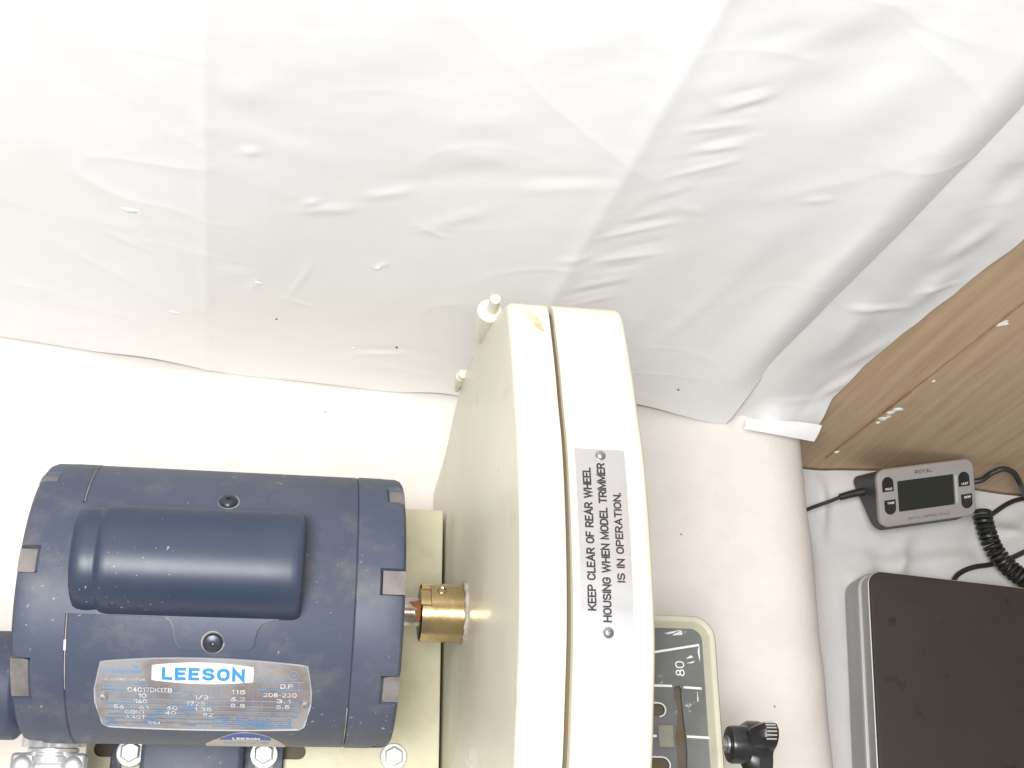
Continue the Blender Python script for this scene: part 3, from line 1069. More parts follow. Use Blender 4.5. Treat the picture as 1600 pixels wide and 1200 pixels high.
fl = obj("cover_flange", strip_patch(xs, lambda x: lerp_table(LO, x), lambda x: lerp_table(HI, x), RM - 0.001, RM + 0.0013, 26), M_NAVY, motor, sharp=40)
# dust along the flange's outline
obj("dust_edge", tube([cylp(x, lerp_table(HI, x) + .15, RM + 0.0003) for x in lin(-0.026, 0.018, 40)], 0.00038, 5), M_DUST, motor)
obj("dust_edge", tube([cylp(x, lerp_table(LO, x) - .15, RM + 0.0003) for x in lin(-0.0285, -0.021, 14)], 0.00035, 5), M_DUST, motor)
phi = math.radians(3.3)
cc = Vector((0, 0.0700 * math.sin(phi), 0.0700 * math.cos(phi)))
ey, ez = Vector((0, math.cos(phi), -math.sin(phi))), Vector((0, math.sin(phi), math.cos(phi)))
rings = []
CP = [(-0.0722, .70), (-0.0722, .80), (-0.0714, .885), (-0.0698, .925), (-0.0668, .945), (-0.0640, .945), (-0.0620, .935), (-0.0606, .93), (-0.0600, .945), (-0.0590, .975), (-0.0575, .992), (-0.0550, 1.0),
      (-0.02, 1.0), (0.02, 1.0), (0.0280, 1.0), (0.0312, .992), (0.0330, .968), (0.0340, .93), (0.0343, .87), (0.0343, .70)]
for x, k in CP:
    rr = []
    for i_ in range(64):
        a_ = 2 * math.pi * i_ / 64
        c_, s_ = math.cos(a_), math.sin(a_)
        e_ = 2 / 2.35
        rr.append(Vector((x, 0, 0)) + cc + ey * (0.0258 * k * math.copysign(abs(c_) ** e_, c_)) + ez * (0.0262 * k * math.copysign(abs(s_) ** e_, s_)))
    rings.append(rr)
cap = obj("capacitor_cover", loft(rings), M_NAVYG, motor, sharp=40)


def pan_screw(x, deg, r, h0, parent, mt, name="screw"):
    p = cylp(x, deg, h0)
    g = lathe([(0, r), (0.0009, r), (0.0018, r * .85), (0.0023, r * .5), (0.0024, r * .28), (0.0012, r * .22), (0.0011, 0.0)], 24,
              rfun=lambda a_, z_: 1.0)
    o_ = obj(name, xf(g, frame(p, cylp(x, deg, 1) - cylp(x, deg, 0))), mt, parent)
    return o_


for x, dg in ((-0.0061, -26.9), (-0.0048, 31.9)):
    rg = [cylp(x + 0.0052 * math.cos(a_), dg + math.degrees(0.0052 * math.sin(a_) / RM), RM + 0.0012) for a_ in [2 * math.pi * k / 28 for k in range(29)]]
    obj("dust_ring", tube(rg, lambda t_: 0.0003 + 0.0002 * math.sin(9 * t_ + dg), 5), M_DUST, motor)
pan_screw(-0.0061, -26.9, 0.0046, RM + 0.0011, motor, M_SCREW)
pan_screw(-0.0048, 31.9, 0.0044, RM + 0.0011, motor, M_SCREW)
for x, dg in ((-0.0520, -15.2), (-0.0205, -15.2)):          # dimples in the cover's front flank
    p = cc + Vector((x, 0, 0)) - ey * 0.0243 + ez * 0.0100
    nrm = (-ey * 1.0 + ez * 0.35)
    g = lathe([(0, 0.0020), (0.0004, 0.0017), (0.0002, 0.0009), (-0.0003, 0.0)], 14)
    obj("dimple", xf(g, frame(p, nrm)), M_SCREW, motor)

# nameplate
NP_LO = [(-0.0585, -64.0), (-0.0575, -67.6), (-0.0562, -68.6), (-0.0152, -70.2), (0.0158, -69.7), (0.0375, -68.4), (0.0388, -67.6), (0.0398, -64.5)]
NPX = [-0.0604, -0.0602, -0.0596, -0.0588, -0.0580, -0.0570, -0.0555, -0.045, -0.0362, -0.0255, -0.0155, 0.0, 0.0115, 0.026, 0.037, 0.0386, 0.0396, 0.0406, 0.0414, 0.0420, 0.0422]


def np_lo(x):
    xc, hw = -0.0091, 0.0513
    t_ = (x - xc) / hw
    base_ = -70.1 + 1.8 * t_ * t_
    e_ = max(0.0, (abs(t_) - 0.92) / 0.08)
    return base_ + (base_ * 0 + 17.5) * e_ ** 1.6


def np_hi(x):
    xc, hw = -0.0091, 0.0513
    t_ = (x - xc) / hw
    base_ = -33.2 - 2.6 * t_ * t_
    e_ = max(0.0, (abs(t_) - 0.94) / 0.06)
    return base_ - 13.5 * e_ ** 1.5


npl = obj("nameplate", strip_patch(NPX, np_lo, np_hi, RM - 0.0005, RM + 0.0006, 18), M_PLATE, motor, sharp=50)
npl["label"] = "barrel shaped metal nameplate with blue and stamped white print"
XM_ = lin(-0.0600, 0.0418, 40)
rim_path = [cylp(x, np_hi(x), RM + 0.0006) for x in XM_] + [cylp(x, np_lo(x), RM + 0.0006) for x in XM_[::-1]]
obj("plate_edge", tube(rim_path + [rim_path[0]], 0.00042, 6), M_PLATERIM, motor)


def np_text(s_, width, height, xc, dc, wt=0.17, h=0.00085, gap=1.7):
    g = stroke_text(s_, width, height, wt, gap)
    return warp3(g, lambda u, v, z_: cylp(xc + u, dc + math.degrees(v / RM), RM + h + z_))


def np_rect(x0, x1, d0, d1, h=0.00075):
    n_ = max(1, int(abs(d1 - d0) / 2.5))
    V = []
    for k in range(n_ + 1):
        d_ = d0 + (d1 - d0) * k / n_
        V += [cylp(x0, d_, RM + h), cylp(x1, d_, RM + h)]
    return V, [(2 * k, 2 * k + 1, 2 * k + 3, 2 * k + 2) for k in range(n_)]


# white maker's panel with blue rules
LB = lambda x: -43.9 - 0.0 + 1.3 * ((x + 0.0101) / 0.0238) ** 2
HB = lambda x: -35.0 - 1.5 * ((x + 0.0101) / 0.0238) ** 2
obj("maker_panel", strip_patch(lin(-0.0338, 0.0137, 14), LB, HB, RM, RM + 0.0009, 8), M_WHITE, motor)
lnp = [cylp(x, HB(x) - 0.9, RM + 0.00095) for x in lin(-0.0326, 0.0125, 16)] + [cylp(x, LB(x) + 0.9, RM + 0.00095) for x in lin(0.0125, -0.0326, 16)]
obj("panel_rule", tube(lnp + [lnp[0]], 0.00012, 4), M_BLUE, motor)
obj("maker_lettering", np_text("LEESON", 0.0372, 0.0050, -0.0098, -39.7, 0.34, 0.00105, 2.5), M_BLUE, motor, flat=True)
# ruled form in pale blue
rules = []
for dg, a_, b_ in ((-44.6, -0.0560, -0.0352), (-47.8, -0.0560, -0.0140), (-51.3, -0.0500, 0.0360), (-54.2, -0.0560, 0.0360), (-57.2, -0.0560, 0.0360), (-60.0, -0.0545, 0.0360), (-62.6, -0.0560, 0.0), (-65.2, -0.0550, 0.0)):
    rules.append(np_rect(a_, b_, dg, dg - 0.5))
rules.append(np_rect(0.0160, 0.0380, -42.2, -42.55))
rules.append(np_rect(0.0160, 0.0380, -45.6, -45.95))
for xx, a_, b_ in ((-0.0480, -47.8, -62.5), (-0.0240, -51.3, -57), (-0.0075, -45.5, -67), (-0.0030, -45.5, -60), (0.0140, -45.5, -60), (0.0185, -42.2, -60), (0.0355, -42.2, -60), (-0.0380, -57.2, -67), (-0.0270, -57.2, -67), (-0.0330, -57.2, -64)):
    rules.append(np_rect(xx, xx + 0.00025, a_, b_))
rnd = random.Random(11)
for a_, b_, dg in ((-0.0562, -0.0490, -46.4), (-0.0562, -0.0390, -39.4), (-0.0430, -0.0400, -37.4), (-0.0500, -0.0440, -56.0), (-0.0470, -0.0400, -58.6), (-0.0320, -0.0280, -58.6), (-0.0225, -0.0180, -58.8), (-0.0560, -0.0515, -64.0),
                   (-0.0370, -0.0320, -61.4), (-0.0370, -0.0320, -64.0), (-0.0365, -0.0300, -66.6), (-0.0200, -0.0130, -66.8), (-0.0560, -0.0470, -66.6), (-0.0480, -0.0410, -53.0), (-0.0190, -0.0130, -56), (-0.0180, -0.0160, -61.5)):
    x = a_
    while x < b_:
        wd = rnd.uniform(0.0005, 0.0014)
        rules.append(np_rect(x, min(x + wd, b_), dg + 0.55, dg - 0.55))
        x += wd + 0.0003
for dg in (-62.2, -63.5, -64.8, -66.1, -67.3):
    x = -0.0055
    while x < 0.0330:
        wd = rnd.uniform(0.0008, 0.0035)
        if rnd.random() < (0.95 if dg < -63 else 0.55):
            rules.append(np_rect(x, x + wd, dg + 0.5, dg - 0.5))
        x += wd + 0.0004
fr = obj("ruled_form", join(*rules), M_BLUED, motor, flat=True)
# stamped white characters
for s_, wd, xc, dg in (("208-230", 0.0165, 0.0268, -48.2), ("115", 0.0068, 0.0070, -47.2), ("D.P", 0.0060, 0.0298, -44.1), ("6.2", 0.0070, 0.0068, -50.6), ("3.1", 0.0068, 0.0285, -51.2), ("8.8", 0.0070, 0.0068, -53.9), ("5.5", 0.0068, 0.0285, -54.2),
                       ("C4C17DK1TB", 0.0215, -0.0345, -47.0), ("1/3", 0.0066, -0.0103, -50.0), ("1725", 0.0090, -0.0130, -53.2), ("1.35", 0.0082, -0.0095, -56.2), ("82", 0.0048, -0.0072, -59.2), ("60", 0.0050, -0.0243, -55.8),
                       ("40", 0.0048, -0.0250, -58.6), ("CONT", 0.0098, -0.0415, -58.4), ("56", 0.0046, -0.0490, -55.6), ("1", 0.0012, -0.0412, -52.6), ("60", 0.0042, -0.0380, -52.6), ("A40T", 0.0098, -0.0415, -61.4), ("1984", 0.0062, -0.0330, -65.0), ("61", 0.0042, -0.0375, -55.8), ("10", 0.0036, -0.0380, -49.8)):
    obj("stamped_lettering", np_text(s_, wd * 0.94, 0.0022, xc, dg, 0.15, 0.0010), M_STAMP, motor, flat=True)
obj("stamped_lettering", np_text("ELECTRIC MOTOR", 0.0180, 0.0010, -0.0460, -42.6, 0.14, 0.0010), M_STAMP, motor, flat=True)
# approval mark: ring with letters
rg = [cylp(0.0330 + 0.0021 * math.cos(a_), -39.3 + math.degrees(0.0023 * math.sin(a_) / RM), RM + 0.0009) for a_ in [2 * math.pi * k / 24 for k in range(25)]]
obj("approval_mark", join(tube(rg, 0.00022, 4), np_text("UL", 0.0018, 0.0016, 0.0330, -39.3, 0.16, 0.0010)), M_BLUED, motor, flat=True)
for x, dg in ((-0.0562, -50.6), (0.0388, -52.4)):
    pan_screw(x, dg, 0.0022, RM + 0.0004, motor, M_PLATE, "rivet")

# oval maker's sticker low on the flank
ST_HI = [(-0.0098, -88), (-0.006, -82), (0.0001, -76.6), (0.0053, -73.4), (0.0105, -72.4), (0.0160, -73.2), (0.0221, -76.2), (0.0270, -81), (0.0305, -88)]
obj("sticker", strip_patch(lin(-0.0096, 0.0303, 22), lambda x: -96.0, lambda x: lerp_table(ST_HI, x), RM - 0.0003, RM + 0.0003, 8), M_STICK, motor)
obj("sticker_band", strip_patch(lin(-0.0020, 0.0232, 18), lambda x: min(-79.8, lerp_table(ST_HI, x) - 0.5), lambda x: lerp_table(ST_HI, x) - 0.35, RM, RM + 0.0005, 4), M_DBLUE, motor)
obj("sticker_lettering", np_text("LEESON", 0.0128, 0.0024, 0.0110, -77.6, 0.26, 0.0007, 2.2), M_WHITE, motor, flat=True)
obj("sticker_lettering", np_text("ELECTRIC MOTORS", 0.0220, 0.0020, 0.0110, -84.0, 0.16, 0.0005), M_BLUED, motor, flat=True)

# motor shaft
obj("shaft", lathe_x([(0.080, 0.0088), (0.0862, 0.0088), (0.0864, 0.0077), (0.0878, 0.0077), (0.0880, 0.0073), (0.0890, 0.0073), (0.0892, 0.0077), (0.0985, 0.0077)], 40), M_STEEL, motor)
g = lathe([(0, 1), (0.5, .9), (0.8, .4)], 14, rfun=lambda a_, z_: 1 + .3 * math.sin(3 * a_) + .15 * math.sin(5 * a_ + 1))
for x, dg, sx, sy in ((0.0952, 22, .0030, .0020), (0.0968, -24, .0016, .0034), (0.0970, 8, .0011, .004)):
    obj("rust", ([cylp(x + p.x * sx, dg + math.degrees(p.y * sy / .0077), 0.0076 + 0.0006 * p.z) for p in g[0]], g[1]), M_RUST, motor)

# foot with open slots, saddle, bolts
foot_geo = boolean(box(-0.0680, 0.0292, -0.0860, 0.0860, ZP + 0.0002, -0.0905, 0.0008, 1),
                   [prism([(x - .0055, -0.062), (x + .0055, -0.062), (x + .0055, -0.10), (x - .0055, -0.10)], ZP - .01, -0.08) for x in (-0.0571, 0.0178)])
foot = obj("foot", foot_geo, M_SCREW, motor)
obj("saddle", box(-0.0500, 0.0065, -0.0860, 0.075, -0.0903, -0.074, 0.003), M_NAVY, motor)


def hex_bolt(x, y, z, parent, rw=0.0080, rh=0.0060):
    wsh = obj("washer", xf(lathe([(0, rw - .0004), (0.0004, rw), (0.0012, rw), (0.0016, rw - .0005)], 32), Matrix.Translation((x, y, z))), M_ZINC, parent)
    g = lathe([(0, rh), (0.0036, rh), (0.0044, rh * .9), (0.0046, rh * .8)], 6)
    hb = obj("bolt", xf(g, Matrix.Translation((x, y, z + 0.0014)) @ Matrix.Rotation(0.52, 4, "Z")), M_ZINC, parent, sharp=20)
    return hb


hex_bolt(-0.0571, -0.0655, -0.0905, motor)
hex_bolt(0.0178, -0.0655, -0.0905, motor)
hex_bolt(0.0936, -0.0650, ZP, TR)

# round switch housing on the motor's far end
sw = obj("switch_housing", lathe_x([(-0.190, 0.020), (-0.186, 0.0262), (-0.180, 0.0268), (-0.1045, 0.0268), (-0.1035, 0.0262), (-0.098, 0.020)], 56, -0.0440, 0.0), M_NAVY, motor)
g = lathe([(0, 0.0052), (0.002, 0.0055), (0.006, 0.0055), (0.007, 0.0046)], 18)
obj("grommet", xf(g, Matrix.Translation((-0.1075, -0.0138, 0.0)) @ Matrix.Rotation(math.radians(90), 4, "Y")), M_RUBBER, motor)

# cable connector at the left end
AX = Matrix.Translation((-0.0876, -0.0660, -0.022)) @ Matrix.Rotation(math.radians(97), 4, "X")
nut = lathe([(0.0, 0.0135), (0.0003, 0.0143), (0.0052, 0.0143), (0.0056, 0.0135)], 96, rfun=lambda a_, z_: 1 + 0.13 * max(0, math.cos(4 * a_)) ** 6)
con = obj("conduit_connector", join(xf(lathe([(0.0056, .0118), (0.0062, .0128), (0.0078, .0128), (0.0084, .0120), (0.0094, .0120), (0.0100, .0134), (0.0125, .0134), (0.0130, .0125)], 40), AX),
                                    xf(box(-0.0125, 0.0125, -0.0090, 0.0090, 0.0125, 0.034, 0.003), AX)), M_ZINC, motor)
obj("locknut", xf(nut, AX), M_ZINC, motor, sharp=25)
for x in (-0.1003, -0.0757):
    g = lathe([(-0.020, 0.0028), (-0.0012, 0.0028), (-0.0011, 0.0046), (0.0004, 0.0046), (0.0012, 0.0036), (0.0014, 0.0012), (0.0006, 0.0010)], 24)
    obj("clamp_screw", xf(g, Matrix.Translation((x, -0.0815, -0.0115))), M_ZINC, motor)
    obj("clamp_ear", xf(box(-0.0062, 0.0062, -0.008, 0.008, -0.010, -0.0015, 0.002), Matrix.Translation((x, -0.0830, -0.0115))), M_ZINC, motor)

# ------------------------------------------------------------------ grinding table on the right
ZT = -0.030


def rrect(x0, x1, y0, y1, r, n_=7):
    P_ = []
    for cx_, cy_, a0 in ((x1 - r, y1 - r, 0), (x0 + r, y1 - r, 90), (x0 + r, y0 + r, 180), (x1 - r, y0 + r, 270)):
        for k in range(n_ + 1):
            a_ = math.radians(a0 + 90 * k / n_)
            P_.append((cx_ + r * math.cos(a_), cy_ + r * math.sin(a_)))
    return P_


def trayring(ins, z, r):
    return [Vector((x, y, z)) for x, y in rrect(0.1800 + ins * 0, 0.2763 - ins, -0.24 + ins, 0.0105 - ins, max(r - ins, 0.002))]


trays = [trayring(0.012, -0.09, 0.014), trayring(0.0012, -0.048, 0.014), trayring(0, -0.034, 0.014), trayring(0.0002, ZT - 0.001, 0.014), trayring(0.0010, ZT, 0.014), trayring(0.0034, ZT, 0.014), trayring(0.0044, ZT - 0.0008, 0.014),
         trayring(0.0078, ZT - 0.0085, 0.014), trayring(0.009, ZT - 0.0095, 0.014)]
tray = obj("work_table", loft(trays), M_TRAY, TR, sharp=40)
obj("table_bracket", box(0.176, 0.235, -0.20, -0.02, ZB + 0.001, -0.088, 0.004), M_CREAM, TR)
ZI = ZT - 0.0060


def on_insert(px, py, z=ZI):
    r = ray(px, py)
    p = CAM + r * ((z - CAM.z) / r.z)
    return p.x, p.y


long_slot = [on_insert(*q) for q in ((1052, 1076), (1056, 1072), (1062, 1072), (1065, 1078), (1065, 1092), (1067, 1110), (1069, 1130), (1072, 1150), (1074, 1175), (1074, 1215), (1060, 1215), (1058, 1180), (1055, 1150), (1058, 1130), (1058, 1105), (1053, 1090))]
s1 = on_insert(1030, 1109)
s2 = on_insert(1035, 1196)
cut = [prism(long_slot, ZI - .01, ZI + .01), prism(capsule(0.20, s1[0], s1[1], 0.0034), ZI - .01, ZI + .01), prism(capsule(0.20, s2[0], s2[1], 0.0042), ZI - .01, ZI + .01)]
ins_poly = rrect(0.1805, 0.2763 - 0.0062, -0.235, 0.0105 - 0.0062, 0.008)
ig = boolean(prism(ins_poly, ZI - 0.0022, ZI), cut)
insert = obj("angle_plate", ig, M_INSERT, tray, flat=True)
insert["label"] = "dull grey angle plate with white lines and the number 80"
obj("slot_floor", prism(rrect(0.182, 0.266, -0.23, 0.002, 0.006), ZI - 0.0033, ZI - 0.0028), M_SLOTIN, tray)
for (sx, sy, r_) in ((s1[0], s1[1], .0034), (s2[0], s2[1], .0042)):
    P_ = capsule(0.20, sx, sy, r_ + 0.0004)
    obj("slot_edge", tube([Vector((x, y, ZI + 0.0001)) for x, y in P_[:10]], 0.00045, 5), M_WHITE, tray)


def painted(p, q, wd):
    a_, b_ = Vector(on_insert(*p)), Vector(on_insert(*q))
    d_ = (b_ - a_).normalized()
    n_ = Vector((-d_.y, d_.x)) * wd / 2
    return [Vector((*v, ZI + 0.0003)) for v in (a_ - n_, b_ - n_, b_ + n_, a_ + n_)], [(0, 1, 2, 3)]


for p, q in (((985, 1025), (1092, 1008)), ((985, 1070), (1050, 1072)), ((1068, 1074), (1096, 1076)), ((985, 1150), (1026, 1150)), ((1073, 1151), (1108, 1153))):
    obj("marking", painted(p, q, 0.0013), M_WHITE, tray, flat=True)
cx_, cy_ = on_insert(1062, 1045)
g = stroke_text("80", 0.0080, 0.0048, 0.15, 1.5)
obj("number", ([Vector((cx_ - p.y, cy_ + p.x, ZI + 0.0004 + p.z)) for p in g[0]], g[1]), M_WHITE, tray, flat=True)
pa, pb = on_insert(1029, 1168), on_insert(1053, 1133)
obj("guide_block", box(pa[0], pb[0] - 0.0006, pa[1], pb[1], ZI - 0.0003, ZI + 0.0012, 0.0005, 1), M_GREYG, tray)
for (px, py, l, s_) in ((1050, 988, .010, .0012), (1060, 990, .006, .0022), (1080, 1035, .005, .001), (1078, 1027, .004, .0016), (1092, 1020, .0012, .009), (1090, 1090, .0008, .006)):
    x, y = on_insert(px, py)
    g = lathe([(0, 1), (0.6, 0.8)], 10, rfun=lambda a_, z_: 1 + .35 * math.sin(3 * a_ + px) + .2 * math.sin(5 * a_))
    obj("plaster_smear", ([Vector((x + p.x * l / 2, y + p.y * s_ / 2 + p.x * l * .12, ZI + 0.0002 + 0.0002 * p.z)) for p in g[0]], g[1]), M_CHIP, tray)

# clamp knob beside the table
KC = Vector((0.2940, -0.0625, -0.036))
nk = 90
star = []
for k in range(nk):
    a_ = 2 * math.pi * k / nk
    lobe = (0.5 + 0.5 * math.cos(3 * (a_ - math.radians(70)))) ** 1.3
    rr = 0.0092 + 0.0112 * lobe + (0.00035 * math.cos(60 * a_) * (lobe > .7))
    star.append((rr * math.cos(a_), rr * math.sin(a_)))
rk = []
for x, k in ((-0.0045, .62), (-0.0030, .74), (0.0, .88), (0.0030, .985), (0.0036, 1.0), (0.0100, 1.0), (0.0112, .96), (0.0118, .84)):
    rk.append([Vector((KC.x + x, KC.y + a_ * k, KC.z + b_ * k)) for a_, b_ in star])
knob = obj("clamp_knob", loft(rk), M_KNOB, TR, sharp=30)
obj("knob_hub", lathe_x([(KC.x - 0.0130, .0088), (KC.x - 0.0126, .0100), (KC.x - 0.0112, .0106), (KC.x - 0.002, .0108)], 36, KC.y, KC.z), M_KNOB, knob)
obj("knob_stud", lathe_x([(0.2761, .0036), (KC.x - 0.0145, .0036), (KC.x - 0.0142, .0048), (KC.x - 0.0128, .0050)], 24, KC.y, KC.z), M_RIVET, knob)
rg_ = []
for k in range(7):
    a_ = math.radians(70 - 17 + k * 5.6)
    rr = 0.0203 - 0.0024 * ((k - 3) / 3) ** 2
    c_ = Vector((KC.x + 0.0068, KC.y + rr * math.cos(a_), KC.z + rr * math.sin(a_)))
    M0 = frame(c_, Vector((0, math.cos(a_), math.sin(a_))), Vector((1, 0, 0)))
    rg_.append(xf(box(-0.0004, 0.0004, -0.0030, 0.0030, -0.0008, 0.0004, 0.0001, 1), M0))
obj("grip_ribs", join(*rg_), M_TRIM, knob)

# ------------------------------------------------------------------ scale platform
ps = thing("scale", "low weighing scale with dark brown top and silver sides on the white cloth", "scale", (0.60, 0.0, -0.306))
SCM = Matrix.Translation((0.4885, 0.1095, 0)) @ Matrix.Rotation(math.radians(-4.2), 4, "Z")


def sc_ring(ins, z, r=0.013):
    P_ = rrect(0 + ins, 0.26 - ins, -0.24 + ins, 0.0 - ins, max(0.003, r - ins), 8)
    return [SCM @ Vector((x, y, z)) for x, y in P_]


obj("lower_case", loft([sc_ring(-0.0005, -0.3055), sc_ring(-0.0015, -0.303), sc_ring(-0.0015, -0.2805), sc_ring(-0.0008, -0.2795)]), M_SCSIDE, ps)
obj("trim_line", loft([sc_ring(0.0002, -0.2794), sc_ring(-0.0004, -0.2791), sc_ring(-0.0004, -0.2785), sc_ring(0.0004, -0.2782)]), M_TRIM, ps)
obj("upper_case", loft([sc_ring(0.0016, -0.2780), sc_ring(0.0012, -0.26650), sc_ring(0.0012, -0.26470)]), M_SCSIDE, ps)
obj("top_edge", loft([sc_ring(0.0014, -0.26480), sc_ring(0.0010, -0.26440), sc_ring(0.0010, -0.26410), sc_ring(0.0015, -0.26380), sc_ring(0.0020, -0.26380), sc_ring(0.0022, -0.26410)]), M_TRIM, ps)
obj("top_plate", loft([sc_ring(0.0017, -0.26430), sc_ring(0.0017, -0.26300), sc_ring(0.0023, -0.26220), sc_ring(0.0040, -0.26180)]), M_SCTOP, ps)

# ------------------------------------------------------------------ scale display
DO = Vector((0.5010, 0.1415, -0.254))
yaw, alp = 0.175, 0.45
E_ = Vector((math.cos(yaw), math.sin(yaw), 0))
NH = Vector((-math.sin(yaw), math.cos(yaw), 0))
U_ = NH * math.cos(alp) + Vector((0, 0, math.sin(alp)))
N3 = E_.cross(U_)
DW, DH = 0.0893, 0.0482
sd = thing("scale_display", "small silver display unit with dark screen and four black buttons, propped against the wood wall", "scale display", (DO.x + .04, DO.y + .02, -0.292))


def dp(u, v, h):
    return DO + E_ * u + U_ * v + N3 * h


def d_ring(x0, x1, y0, y1, r, h):
    return [dp(x, y, h) for x, y in rrect(x0, x1, y0, y1, r, 6)]


def wedge(x0, x1, y0, y1, r, dh):
    return [dp(x, y, -0.013 - dh - 0.036 * (y + 0.006) / 0.043) for x, y in rrect(x0, x1, y0, y1, r, 6)]


obj("body", loft([wedge(0.006, DW - .006, -0.002, 0.032, .006, -0.002), wedge(0.002, DW - .004, -0.005, 0.037, .007, 0.0), d_ring(0.0005, DW - .0005, -0.001, DH - .001, .008, -0.006), d_ring(0, DW, 0, DH, .008, -0.0040)]), M_DISPB, sd, sharp=40)
scr = (0.0175, 0.0700, 0.0115, 0.0372)
fg = loft([d_ring(0, DW, 0, DH, .008, -0.0041), d_ring(-.0002, DW + .0002, -.0002, DH + .0002, .008, -0.0010), d_ring(0.0006, DW - .0006, .0006, DH - .0006, .0075, 0.0), d_ring(0.0020, DW - .0020, .0020, DH - .0020, .0065, 0.0004)])
cv, cf = d_ring(scr[0], scr[1], scr[2], scr[3], .0012, -0.0022), None
fg = boolean(fg, [loft([d_ring(scr[0], scr[1], scr[2], scr[3], .0012, -0.0016), d_ring(scr[0], scr[1], scr[2], scr[3], .0012, 0.004)])])
face = obj("face_plate", fg, M_DISP, sd, sharp=30)
obj("screen", loft([d_ring(scr[0] + .0001, scr[1] - .0001, scr[2] + .0001, scr[3] - .0001, .001, -0.0016), d_ring(scr[0] + .0001, scr[1] - .0001, scr[2] + .0001, scr[3] - .0001, .001, -0.0013)]), M_LCD, sd, flat=True)
obj("screen_bevel", join(([dp(scr[1], scr[2] + .001, .0006), dp(scr[1] + .0026, scr[2] + .001, .0007), dp(scr[1] + .0026, scr[3] - .001, .0007), dp(scr[1], scr[3] - .001, .0006)], [(0, 1, 2, 3)])), M_TRIM, sd, flat=True)


def d_button(xc, yc, up, txt):
    w2, h2 = 0.0051, 0.0060
    P_ = []
    if up:
        P_ = [(xc - w2, yc - h2), (xc + w2, yc - h2)] + [(xc + w2 * math.cos(a_), yc + 0.0012 + 0.0050 * math.sin(a_)) for a_ in [math.pi * k / 10 for k in range(11)]]
    else:
        P_ = [(xc + w2, yc + h2), (xc - w2, yc + h2)] + [(xc - w2 * math.cos(a_), yc - 0.0012 - 0.0050 * math.sin(a_)) for a_ in [math.pi * k / 10 for k in range(11)]]
    n_ = len(P_)
    b_ = obj("button", loft([[dp(x, y, -0.001) for x, y in P_], [dp(x, y, 0.0008) for x, y in P_], [dp(xc + (x - xc) * .92, yc + (y - yc) * .92, 0.0013) for x, y in P_]]), M_KNOB, sd, sharp=40)
    g_ = stroke_text(txt, 0.0060, 0.0015, 0.2)
    obj("button_lettering", warp3(g_, lambda u, v, z_: dp(xc + u + .0002, yc + v + (-0.0037 if up else 0.0036), 0.00145 + z_)), M_WHITE, b_, flat=True)


d_button(0.0088, 0.0356, True, "HOLD")
d_button(0.0098, 0.0165, False, "TARE")
d_button(0.0790, 0.0318, True, "UNIT")
d_button(0.0806, 0.0130, False, "ON/OFF")
obj("brand_lettering", warp3(stroke_text("ROYAL", 0.0155, 0.0028, 0.15), lambda u, v, z_: dp(0.0425 + u, 0.0428 + v, 0.0006 + z_)), M_BLACK, sd, flat=True)
obj("caption_lettering", warp3(stroke_text("DIGITAL SHIPPING SCALE", 0.038, 0.0018, 0.13), lambda u, v, z_: dp(0.0445 + u, 0.0050 + v, 0.0006 + z_)), M_GREYP, sd, flat=True)


# ------------------------------------------------------------------ cables
def at_z(px, py, z):
    r = ray(px, py)
    return CAM + r * ((z - CAM.z) / r.z)


plug_path = [at_z(1366, 764, -0.2655), at_z(1350, 768, -0.267), at_z(1334, 771, -0.269), at_z(1312, 777, -0.272), at_z(1300, 782, -0.275), at_z(1280, 789, -0.280), at_z(1262, 796, -0.286), at_z(1230, 812, -0.297)]
pc = thing("power_cable", "thin black cable plugged into the display's left side, running behind the platform edge", "cable", at_z(1300, 782, -0.29))
obj("plug", tube(crom(plug_path[:4], 6), lambda t_: 0.0040 - 0.0012 * t_, 14), M_RUBBER, pc)
obj("cord", tube(crom(plug_path[3:], 8), 0.0016, 10), M_RUBBER, pc)

def on_wall(px, py, d):
    u_, z_ = wall_at(px, py, d)
    return wall_pt(u_, z_, d)


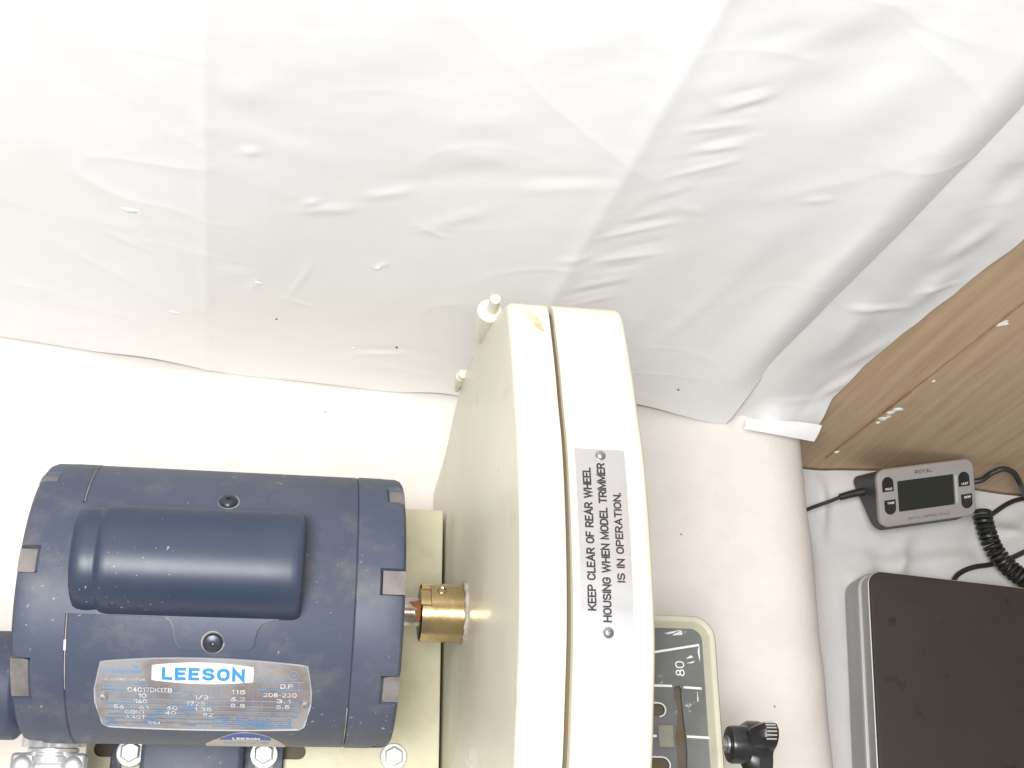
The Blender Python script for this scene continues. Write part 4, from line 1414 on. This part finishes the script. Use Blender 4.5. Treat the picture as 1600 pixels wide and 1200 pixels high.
lp = [dp(0.084, 0.026, -0.020), on_wall(1530, 751, 0.219), on_wall(1548, 740, 0.225), on_wall(1566, 733, 0.228), on_wall(1583, 738, 0.227), on_wall(1594, 756, 0.221), at_z(1602, 775, -0.293), at_z(1618, 800, -0.304)]
lc = obj("loop_cable", tube(crom(lp, 8), 0.0024, 10), M_RUBBER)
tag(lc, "black cable looping up from the display's right side past the wood wall", "cable")
tp = [at_z(1528, 818, -0.300), at_z(1552, 802, -0.302), at_z(1573, 788, -0.303), at_z(1590, 781, -0.303), at_z(1612, 778, -0.303), at_z(1660, 782, -0.303)]
tc_ = obj("thin_cable", tube(crom(tp, 8), 0.0021, 10), M_RUBBER)
tag(tc_, "short black cable coming out from under the top of the coiled cord", "cable")
sp = [at_z(1488, 920, -0.300), at_z(1491, 905, -0.303), at_z(1502, 894, -0.305), at_z(1522, 886, -0.305), at_z(1548, 882, -0.305), at_z(1575, 874, -0.305), at_z(1605, 860, -0.305), at_z(1650, 835, -0.305)]
sc_c = obj("scale_cable", tube(crom(sp, 8), 0.0022, 10), M_RUBBER)
tag(sc_c, "black cable leaving the back of the dark scale and passing under the coiled cord", "cable")
# coiled cord
cp = crom([at_z(1534, 800, -0.291), at_z(1541, 828, -0.290), at_z(1552, 856, -0.289), at_z(1570, 880, -0.289), at_z(1592, 899, -0.289), at_z(1625, 915, -0.290), at_z(1665, 922, -0.291)], 12)
acc = [0.0]
for a_, b_ in zip(cp, cp[1:]):
    acc.append(acc[-1] + (b_ - a_).length)
pitch, rc = 0.0046, 0.0066
tot = acc[-1]
NP_ = int(tot / pitch * 22)
coil = []
ix = 0
for k in range(NP_ + 1):
    d_ = tot * k / NP_
    while ix < len(acc) - 2 and acc[ix + 1] < d_:
        ix += 1
    t_ = (d_ - acc[ix]) / (acc[ix + 1] - acc[ix])
    p = cp[ix].lerp(cp[ix + 1], t_)
    tg = (cp[ix + 1] - cp[ix]).normalized()
    sx_ = tg.cross(Vector((0, 0, 1))).normalized()
    ux_ = sx_.cross(tg)
    a_ = 2 * math.pi * d_ / pitch
    coil.append(p + rc * (math.cos(a_) * sx_ + math.sin(a_) * ux_))
cc_ = obj("coiled_cord", tube(coil, 0.0019, 6), M_RUBBER)
tag(cc_, "thick black coiled cord curling down beside the display onto the cloth", "cord")
